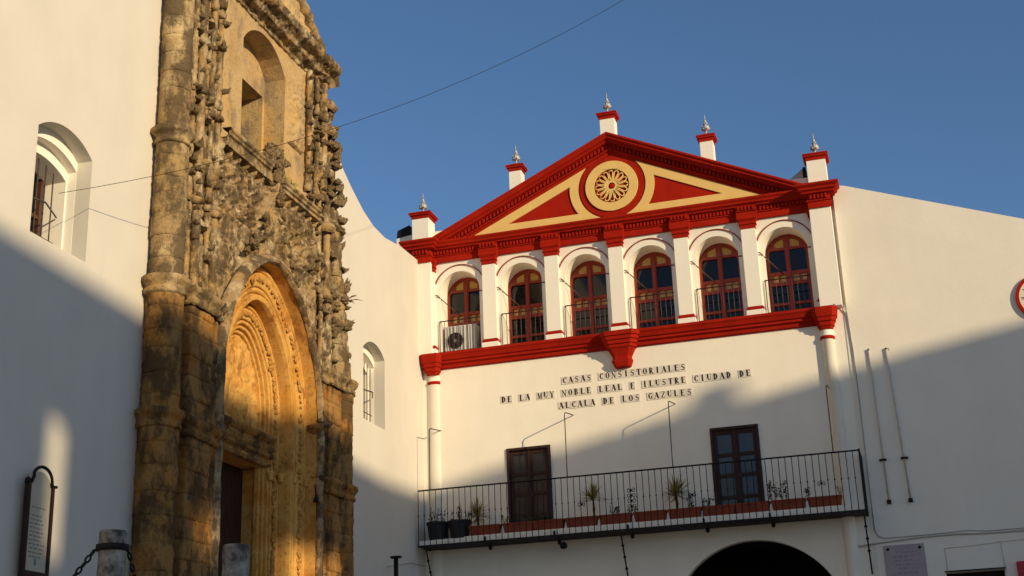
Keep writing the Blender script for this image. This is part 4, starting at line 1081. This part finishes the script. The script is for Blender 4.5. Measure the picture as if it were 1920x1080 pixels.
def bush(x, w_, h, n, lab, mname='leaf', stems=5, z=5.03, leafs=.03, y=29.47):
    t = thing('potted_plant', (x, y, z), lab, 'plant', 'small plants in the balcony planters')
    q = MB(); tips = []
    for k in range(stems):
        bx = x + rnd.uniform(-.5, .5) * w_; p0 = Vector((bx, y, z)); p2 = p0 + Vector((rnd.uniform(-.08, .08), rnd.uniform(-.04, .04), h * rnd.uniform(.6, 1.05))); pm_ = p0.lerp(p2, .5) + Vector((rnd.uniform(-.03, .03), 0, 0))
        q.tube([p0, pm_, p2], .005, 4); tips.append((p0, pm_, p2))
    q.build('stem', M['dry'], t)
    q = MB()
    for k in range(n):
        p0, pm_, p2 = rnd.choice(tips); s_ = rnd.uniform(.2, 1); p = (p0.lerp(pm_, s_ * 2) if s_ < .5 else pm_.lerp(p2, s_ * 2 - 1)) + Vector((rnd.gauss(0, .025), rnd.gauss(0, .025), rnd.gauss(0, .02)))
        a = Vector((rnd.gauss(0, 1), rnd.gauss(0, 1), rnd.gauss(0, 1))).normalized(); b_ = a.cross(Vector((rnd.gauss(0, 1), 1, 0))).normalized(); l = leafs * rnd.uniform(.6, 1.2)
        q.add([p - a * l, p + b_ * l * .5, p + a * l, p - b_ * l * .5], [(0, 1, 2, 3)])
    q.build('leaves', M[mname], t, fix=False)
bush(-10.5, .36, .42, 50, 'dry reddish stems in the left black pot', 'dry', 9, 5.15, .03, 29.62)
bush(-9.98, .36, .46, 60, 'dry reddish stems in the right black pot', 'dry', 9, 5.15, .03, 29.62)
bush(-8.85, .14, .26, 30, 'pale scraggly plant at the left edge of the left balcony door', 'yucca', 4)
bush(-8.25, .75, .16, 190, 'low green plants in front of the left balcony door', 'leaf', 16, 5.03, .035)
bush(-6.33, .16, .24, 60, 'small leafy plant left of the scrolled ornament', 'leaf', 4)
bush(-5.98, .10, .2, 34, 'tiny leafy plant right behind the scrolled ornament', 'leaf', 3)
bush(-4.65, .16, .34, 60, 'small dark plant beside the right spiky plant', 'leaf', 4)
bush(-4.30, .16, .24, 60, 'small leafy plant just left of the right balcony door', 'leaf', 4)
bush(-2.78, .42, .46, 170, 'group of thin leafy stems just right of the right balcony door', 'leaf', 8)
bush(-2.20, .10, .30, 26, 'single thin plant between the last two planters', 'leaf', 2)
bush(-1.48, .10, .26, 24, 'thin plant beside the last planter at the right end', 'yucca', 2)

# ------------------------------------------------------------------ inscription: glazed letter tiles
def stroke(mb, x0, y0, x1, y1, w_, k):
    d = Vector((x1 - x0, y1 - y0)); l = d.length; n = Vector((-d.y, d.x)) / l * w_ / 2; dz_ = -.0004 * k
    pts = [(x0 + n.x, dz_, y0 + n.y), (x1 + n.x, dz_, y1 + n.y), (x1 - n.x, dz_, y1 - n.y), (x0 - n.x, dz_, y0 - n.y)]
    mb.add(pts, [(0, 1, 2, 3)])
def crescent(mb, cx, cy, rx, ry, a0, a1, thick, thin, k, n=14):
    dz_ = -.0004 * k; A = []
    for i in range(n + 1):
        a = a0 + (a1 - a0) * i / n; w_ = thin + (thick - thin) * abs(math.cos(a)) ** 1.3
        A.append((cx + rx * math.cos(a), cy + ry * math.sin(a), cx + (rx - w_) * math.cos(a), cy + (ry - w_ * .8) * math.sin(a)))
    base = len(mb.v)
    for a in A: mb.v.append((a[0], dz_, a[1])); mb.v.append((a[2], dz_, a[3]))
    for i in range(n): mb.f.append((base + 2 * i, base + 2 * i + 1, base + 2 * i + 3, base + 2 * i + 2))
TK, TN, SF = .28, .11, .10
def glyph(ch):
    mb = MB(); K = [0]
    def st(*a, w=TK): K[0] += 1; stroke(mb, *a, w, K[0])
    def cr(*a, thick=TK, thin=TN): K[0] += 1; crescent(mb, *a, thick, thin, K[0])
    def sf(x, y, w_=.30): st(x - w_ / 2, y, x + w_ / 2, y, w=SF)
    def stem(x, w=TK): st(x, 0, x, 1, w=w); sf(x, .03); sf(x, .97)
    if ch == 'I': stem(.35)
    elif ch in 'EL':
        stem(.2); st(.15, .04, .68, .04, w=.08); st(.67, .0, .67, .25, w=.06)
        if ch == 'E': st(.15, .96, .66, .96, w=.08); st(.65, .78, .65, 1, w=.06); st(.2, .52, .5, .52, w=.07); st(.5, .42, .5, .63, w=.05)
    elif ch == 'A': st(.06, 0, .36, 1, w=.07); st(.36, 1, .66, 0, w=TK); st(.18, .34, .52, .34, w=.06); sf(.06, .03, .22); sf(.66, .03, .28)
    elif ch == 'V': st(.06, 1, .36, 0, w=TK); st(.36, 0, .66, 1, w=.07); sf(.06, .97, .28); sf(.66, .97, .22)
    elif ch == 'C' or ch == 'G':
        cr(.42, .5, .36, .5, .22 * PI, 1.78 * PI); st(.69, .70, .69, .98, w=.06)
        if ch == 'G': st(.66, .02, .66, .42, w=.14); sf(.64, .42, .28)
    elif ch == 'O': cr(.38, .5, .37, .51, 0, 2 * PI)
    elif ch == 'D': stem(.18); cr(.22, .5, .48, .5, -PI / 2, PI / 2)
    elif ch in 'BRP':
        stem(.18); cr(.28, .75, .33, .25, -PI / 2, PI / 2, thick=.17)
        st(.18, .97, .3, .97, w=.06); st(.18, .51, .3, .51, w=.06)
        if ch == 'B': cr(.28, .26, .38, .26, -PI / 2, PI / 2, thick=.18); st(.18, .03, .3, .03, w=.06)
        if ch == 'R': st(.34, .5, .64, .0, w=.17); sf(.66, .03, .2)
    elif ch == 'M': st(.1, 0, .1, 1, w=.07); st(.12, 1, .38, .05, w=.17); st(.38, .05, .64, 1, w=.06); st(.66, 0, .66, 1, w=.17); sf(.1, .03, .2); sf(.66, .03, .24)
    elif ch == 'N': st(.12, 0, .12, 1, w=.07); st(.1, 1, .62, 0, w=.18); st(.64, 0, .64, 1, w=.07); sf(.12, .03, .22); sf(.64, .97, .22); sf(.08, .97, .2)
    elif ch == 'U': st(.16, .3, .16, 1, w=TK); st(.62, .3, .62, 1, w=.07); cr(.385, .32, .265, .32, PI, 2 * PI, thick=.15); sf(.16, .97, .3); sf(.62, .97, .22)
    elif ch == 'T': stem(.38); st(.05, .96, .71, .96, w=.08); st(.06, .74, .06, 1, w=.06); st(.70, .74, .70, 1, w=.06)
    elif ch == 'S':
        cr(.37, .74, .25, .26, .12 * PI, 1.15 * PI, thick=.13); cr(.37, .27, .28, .27, -.85 * PI, .15 * PI, thick=.15); st(.16, .64, .60, .38, w=.20)
        st(.62, .74, .62, .96, w=.05); st(.10, .05, .10, .28, w=.05)
    elif ch == 'Y': st(.08, 1, .37, .5, w=.17); st(.37, .5, .66, 1, w=.07); st(.37, 0, .37, .52, w=TK); sf(.37, .03); sf(.08, .97, .24); sf(.66, .97, .2)
    elif ch == 'Z': st(.08, .96, .66, .96, w=.08); st(.62, .95, .12, .05, w=.18); st(.08, .04, .68, .04, w=.08); st(.09, .76, .09, .98, w=.06); st(.67, .02, .67, .26, w=.06)
    return mb
LH = .142; glyphs = {}
for ch in set('CASASCONSISTORIALESDELAMUYNOBLEILUSTRECIUDADALCALALOSGAZULES'):
    mb = glyph(ch); mb.v = [((a - .37) * LH * .95, b * 1.0, (c - .5) * LH) for a, b, c in mb.v]; glyphs[ch] = mb.mesh('letter', M['ink'], fix=False)
tb = MB(); tb.box(-.068, .068, -.006, .004, -.092, .092); tile_me = tb.mesh('letter_tile', M['tile'])
LINES = [('CASAS CONSISTORIALES', -7.54, -4.62, 8.335, 'top line of letter tiles, reading CASAS CONSISTORIALES'), ('DE LA MUY NOBLE LEAL E ILUSTRE CIUDAD DE', -9.03, -3.17, 8.035, 'long middle line of letter tiles, starting DE LA MUY NOBLE'), ('ALCALA DE LOS GAZULES', -7.65, -4.52, 7.745, 'bottom line of letter tiles, reading ALCALA DE LOS GAZULES')]
for txt, xa, xb, z, lab in LINES:
    t = thing('inscription', ((xa + xb) / 2, 29.99, z), lab, 'inscription', 'lines of the tiled inscription')
    n = len(txt); p_ = (xb - xa) / n
    for i, ch in enumerate(txt):
        if ch == ' ': continue
        x = xa + (i + .5) * p_; dz_ = rnd.uniform(-.003, .003); ry = rnd.uniform(-.02, .02)
        tl = link('letter_tile', tile_me, t, (x, 29.992 + rnd.uniform(0, .004), z + dz_), rot=(rnd.uniform(-.01, .01), ry, 0)); tl['letter'] = ch
        del tl['letter']
        lt_ = bpy.data.objects.new('letter', glyphs[ch]); COL.objects.link(lt_); lt_.parent = tl; lt_.location = (0, -.0072, 0); WL[lt_] = Vector((x, 29.97, z))

# ------------------------------------------------------------------ house on the right with sloping wall top
house = thing('side_house', (2.5, 30, .4), 'plain white house wall right of the town hall with sloping top edge and clock', 'house')
q = MB(); q.plate([(-.955, -1.7), (12, -1.7), (12, 7.5), (3.02, 10.78), (-.70, 12.16), (-.955, 12.2)], [rect(.385, 1.53, .4, 3.37)], 29.97, .6, XZ); q.build('wall', M['side_white'], house)
q = MB(); q.box(-1.10, -.90, 30.07, 30.5, -1.7, 12.1); q.build('joint_wall', M['side_white'], house)
q = MB(); q.box(-1.029, -.956, 29.985, 30.06, 1.0, 9.28); q.build('joint_fill', M['side_white'], house)
q = MB(); q.box(.385, 1.53, 30.25, 30.3, .4, 3.37); q.build('door', M['dark'], house)  # dark sheet filling the doorway, interior shade put into its colour
q = MB(); q.box(.36, 1.56, 29.955, 29.968, 3.372, 3.40); q.build('door_lintel', M['iron'], house)
# conduits and cables
def cable(name, pts, r, lab, m='grey'):
    o = MB(); o.tube(pts, r, 5); o = o.build(name, M[m], None, smooth=True); tag(o, lab, 'cable'); WL[o] = Vector((0, 0, 0)); return o
cable('conduit', [(-1.22, 29.72, 9.30), (-1.0, 29.93, 9.31), (-.955, 29.955, 9.15), (-.92, 29.955, 8.4), (-.92, 29.955, 7.0), (-.93, 29.955, 5.2), (-.93, 29.955, 4.35), (-.88, 29.955, 4.22), (-.75, 29.955, 4.16), (-.4, 29.955, 4.16)], .012, 'thin grey conduit running down the wall right of the town hall corner')
cable('wall_cable', [(-1.44, 29.955, 3.2), (-1.44, 29.955, 3.96), (-1.38, 29.955, 4.03), (-.8, 29.955, 4.07), (0, 29.955, 4.12), (.6, 29.955, 4.13), (1.3, 29.955, 4.10), (2.0, 29.955, 4.10), (4, 29.955, 4.2)], .016, 'thicker grey cable crossing the wall above the marble plaque', 'grey')
cable('wall_cable', [(-.4, 29.955, 4.155), (.4, 29.955, 4.17), (.9, 29.955, 4.19), (1.3, 29.955, 4.15), (2, 29.955, 4.15), (4, 29.955, 4.26)], .009, 'thin upper cable above the marble plaque', 'grey')
cable('wall_cable', [(.42, 29.96, 3.42), (.42, 29.96, 3.86), (.9, 29.96, 3.87), (1.5, 29.96, 3.91), (4, 29.96, 3.98)], .007, 'faint thin cable above the dark doorway', 'white')
cable('wall_cable', [(1.52, 29.96, 3.93), (1.54, 29.96, 3.3)], .007, 'faint short vertical cable left of the red sign', 'white')
cable('wall_cable', [(CX + .04, 27.5, 4.02), (CX + .02, 29.0, 4.28), (-10.9, 29.9, 4.3)], .008, 'thin dark cable on the church wall just left of the balcony', 'grey')

# clock
ck = thing('wall_clock', (3.08, 29.97, 8.99), 'round cream wall clock with red ring, cut by the right edge', 'clock')
q = MB(); q.plate(arc(3.08, 8.99, .515, 0, 2 * PI, 48)[:-1], [arc(3.08, 8.99, .445, 0, 2 * PI, 48)[:-1]], 29.90, .07, XZ); q.build('rim', M['red'], ck, bevel=.008)
q = MB(); q.plate(arc(3.08, 8.99, .45, 0, 2 * PI, 48)[:-1], [], 29.93, .04, XZ); q.build('face', M['clockface'], ck)
q = MB()
for k in range(12):
    a = PI / 2 - k * PI / 6; num = (4, 1, 2, 3, 2, 1, 2, 3, 4, 2, 1, 2)[k]
    for j in range(num):
        off = (j - (num - 1) / 2) * .03; r0, r1 = .32, .40
        c_, s_ = math.cos(a), math.sin(a); w_ = .008
        P4 = [(r0, off - w_), (r1, off - w_), (r1, off + w_), (r0, off + w_)]
        q.add([(3.08 + r * c_ - t * s_, 29.9275, 8.99 + r * s_ + t * c_) for r, t in P4], [(0, 1, 2, 3)])
q.build('numerals', M['iron'], ck, fix=False)
q = MB(); q.tube([(3.08, 29.92, 8.99), (3.08 + .28, 29.92, 9.12)], .012); q.tube([(3.08, 29.915, 8.99), (3.10, 29.915, 8.68)], .014); q.build('hands', M['iron'], ck)

# flagpoles
for (x0, z0, x1, z1, xc, lab) in ((-.60, 8.22, -.565, 4.92, -.585, 'left one of two pale flagpoles on the wall right of the balcony'), (-.235, 8.20, -.125, 4.93, -.14, 'right one of two pale flagpoles on the wall, with a hook at its tip')):
    t = thing('flagpole', (x1, 29.93, z1), lab, 'flagpole', 'wall flagpoles')
    q = MB(); q.tube([(x1, 29.925, z1), (x0, 29.94, z0)], .019, 8); q.build('pole', M['polegrey'], t, smooth=True)
    q = MB(); q.box(xc - .075, xc + .075, 29.895, 29.968, 5.78, 5.82); q.build('clamp', M['iron'], t, bevel=.005)
    q = MB(); q.box(x1 - .045, x1 + .045, 29.88, 29.968, 4.86, 4.94); q.build('foot', M['iron'], t, bevel=.008)
    q = MB(); q.lathe([(.0, 0), (.026, .01), (.02, .04), (0, .05)], (x0, 29.94, z0), 8)
    if x0 > -.4: q.tube([(x0, 29.94, z0 + .02), (x0 + .06, 29.92, z0 + .02), (x0 + .06, 29.92, z0 - .03)], .01)
    q.build('tip', M['iron_lit'], t, smooth=True)

# marble plaque with worn engraved lines
pq = thing('plaque', (-.39, 29.96, 3.3), 'grey marble plaque with worn engraved text and two bolts, right of the balcony strut', 'plaque')
q = MB(); q.box(-.80, .02, 29.945, 29.968, 2.9, 4.0); q.build('slab', M['plaque'], pq, bevel=.004)
q = MB()
for i in range(9):
    z = 3.83 - i * .085; x = -.64 + rnd.uniform(0, .12); xe = -.12 - rnd.uniform(0, .12)
    while x < xe:
        l = rnd.uniform(.03, .10); x2 = min(x + l, xe); y_ = 29.9435
        xx = x
        while xx < x2 - .01:
            q.add([(xx, y_, z), (xx + .009, y_, z), (xx + .009, y_, z + rnd.uniform(.022, .034)), (xx, y_, z + .028)], [(0, 1, 2, 3)]); xx += .016
        x = x2 + .03
q.build('engraving', M['print'], pq, fix=False)['kind'] = 'stuff'
for x in (-.71, -.07):
    q = MB(); q.lathe([(.032, 0), (.03, .012), (0, .016)], (0, 0, 0), 14); q.v = [(x + a, 29.9445 - c, 3.92 + b) for a, b, c in q.v]; q.build('bolt', M['iron'], pq)
# red sign
rs = thing('red_sign', (1.98, 29.95, 3.2), 'small red enamel wall box at the bottom right edge', 'sign')
q = MB(); q.box(1.765, 2.25, 29.86, 29.968, 2.85, 3.485); q.build('panel', M['signred'], rs, bevel=.012)
q = MB(); q.box(1.82, 2.2, 29.8555, 29.859, 3.33, 3.345); q.build('rim_line', M['red'], rs)

# ------------------------------------------------------------------ notice board, bollards, chain, post
nb_ = thing('notice_board', (CX + .15, 15.15, 1.4), 'tall cream notice board in a brown frame with arched iron crest by the church wall', 'notice board')
XB = CX + .16
q = MB()
for y in (14.93, 15.43): q.box(XB - .07, XB + .010, y - .02, y + .02, 1.4, 3.62)
q.box(XB - .08, XB + .01, 14.96, 15.40, 2.44, 2.50); q.build('frame', M['wood'], nb_, bevel=.006)
q = MB(); q.box(XB - .10, XB - .02, 14.96, 15.40, 2.50, 3.60)
q.build('panel', M['paper'], nb_)
q = MB(); pts = [(XB - .03, 15.18 + .23 * math.cos(a), 3.60 + .18 * math.sin(a)) for a in np.linspace(0, PI, 18)]; q.loft([[(p[0], p[1], p[2]), (p[0] - .06, p[1], p[2]), (p[0] - .06, p[1], 3.59), (p[0], p[1], 3.59)] for p in pts]); q.build('crest_panel', M['paper'], nb_)
q = MB(); q.tube([(XB, 14.86, 3.60), (XB, 14.90, 3.64), (XB, 14.96, 3.62), (XB, 15.0, 3.70)] + [(XB, 15.18 + .21 * math.cos(a), 3.66 + .18 * math.sin(a)) for a in np.linspace(PI * .85, PI * .12, 12)] + [(XB, 15.40, 3.62), (XB, 15.49, 3.63)], .022, 6)
for y in (14.93, 15.43): q.lathe([(.04, 0), (.04, .05), (0, .09)], (XB - .04, y, 3.60), 8)
q.build('crest', M['iron'], nb_, smooth=True)
q = MB()
for i in range(13):
    z = 3.30 - i * .052
    if i in (1,): continue
    y = 15.0 + rnd.uniform(0, .03); ye = 15.36 - rnd.uniform(0, .12)
    while y < ye:
        y2 = min(ye, y + rnd.uniform(.03, .09)); q.add([(XB - .017, y, z), (XB - .017, y2, z), (XB - .017, y2, z + .016), (XB - .017, y, z + .016)], [(0, 1, 2, 3)]); y = y2 + .018
q.add([(XB - .017, 15.15, 2.58), (XB - .017, 15.19, 2.58), (XB - .017, 15.19, 2.66), (XB - .017, 15.15, 2.66)], [(0, 1, 2, 3)])
q.build('text_lines', M['print'], nb_, fix=False)['kind'] = 'stuff'

def bollard(x, y, zt, r, lab, band):
    t = thing('bollard', (x, y, 1.4), lab, 'bollard', 'concrete bollards before the church')
    n = 26; prof_ = poly_resample([(r * 1.04, 1.4), (r, zt - .06), (r * 1.0, zt - .02), (r * .93, zt), (.001, zt + .004)], .04)
    pts = np.array([[(x + rr * math.cos(2 * PI * j / n), y + rr * math.sin(2 * PI * j / n), z) for j in range(n)] for rr, z in prof_])
    q_ = pts.reshape(-1, 3); d = .008 * fbm(q_, 9, 4, 5); c = np.array([x, y, 0]); dr = q_ - c; dr[:, 2] = 0; dr /= np.linalg.norm(dr, axis=1, keepdims=True) + 1e-6
    disp_mesh('post', q_ + dr * d[:, None], grid_faces(n, len(prof_), 0, True), M['concrete'], t)
    if band:
        b = MB(); b.lathe([(r + .0, -.035), (r + .028, -.03), (r + .028, .03), (r, .035)], (x, y, band), 24); b.build('iron_band', M['iron'], t, smooth=True)
    return t
bollard(-7.86, 12.3, 2.37, .138, 'stained concrete bollard with iron band and chain, nearest the notice board', 2.20)
bollard(-7.26, 13.8, 2.38, .145, 'plain stained concrete bollard in front of the church door', 0)
def chain(p0, p1, sag, lab):
    t = thing('chain', tuple((Vector(p0) + Vector(p1)) / 2), lab, 'chain', 'iron chain hung from the bollard')
    p0, p1 = Vector(p0), Vector(p1); n = int((p1 - p0).length * 1.25 / .055)
    lk = MB(); lk.tube([(.042 * math.cos(a), .022 * math.sin(a), 0) for a in np.linspace(0, 2 * PI, 12)], .011, 5); me = lk.mesh('link', M['iron'], smooth=True)
    prev = p0
    for i in range(n):
        s_ = (i + .5) / n; p = p0.lerp(p1, s_) + Vector((0, 0, -sag * 4 * s_ * (1 - s_))); s2 = (i + 1) / n; q2 = p0.lerp(p1, s2) + Vector((0, 0, -sag * 4 * s2 * (1 - s2)))
        d = (q2 - prev).normalized(); rot = d.to_track_quat('X', 'Z').to_matrix() @ Matrix.Rotation((PI / 2) * (i % 2), 3, 'X')
        link('link', me, t, tuple(p), rot=rot.to_euler()); prev = q2
chain((-8.0, 12.2, 2.18), (-9.0, 10.4, 2.1), .75, 'black iron chain sagging left from the banded bollard')
chain((-7.74, 12.4, 2.18), (-7.36, 13.68, 2.0), .85, 'black iron chain sagging right from the banded bollard')
pt = thing('iron_post', (-9.55, 24.6, 1.4), 'thin black iron post before the wall between church portal and balcony', 'post')
q = MB(); q.tube([(-9.58, 24.6, 1.4), (-9.58, 24.6, 3.74)], .045, 10); q.build('shaft', M['iron'], pt, smooth=True)
q = MB(); q.box(-9.68, -9.48, 24.55, 24.65, 3.74, 3.78); q.build('cap', M['iron'], pt)

# overhead wire from the church window across the square
A = Vector((-10.9, 15.2, 7.72)); pts = []
via = [(-10.9, 15.20, 7.72), (-10.75, 17.32, 8.72), (-9.8, 22.22, 11.73), (-6.19, 20.0, 11.17), (-4.30, 24.0, 14.376)]
def wire_pts(a, b, sag, n=40): return [a.lerp(b, i / n) + Vector((0, 0, -sag * 4 * (i / n) * (1 - i / n))) for i in range(n + 1)]
w = MB(); w.tube(wire_pts(Vector((-10.9, 15.2, 7.72)), Vector((8.0, 34.0, 33.0)), 4.0, 60), .0045, 5)
o = w.build('overhead_wire', M['iron'], None, smooth=True); tag(o, 'thin dark wire sagging from the church window across the blue sky', 'wire')
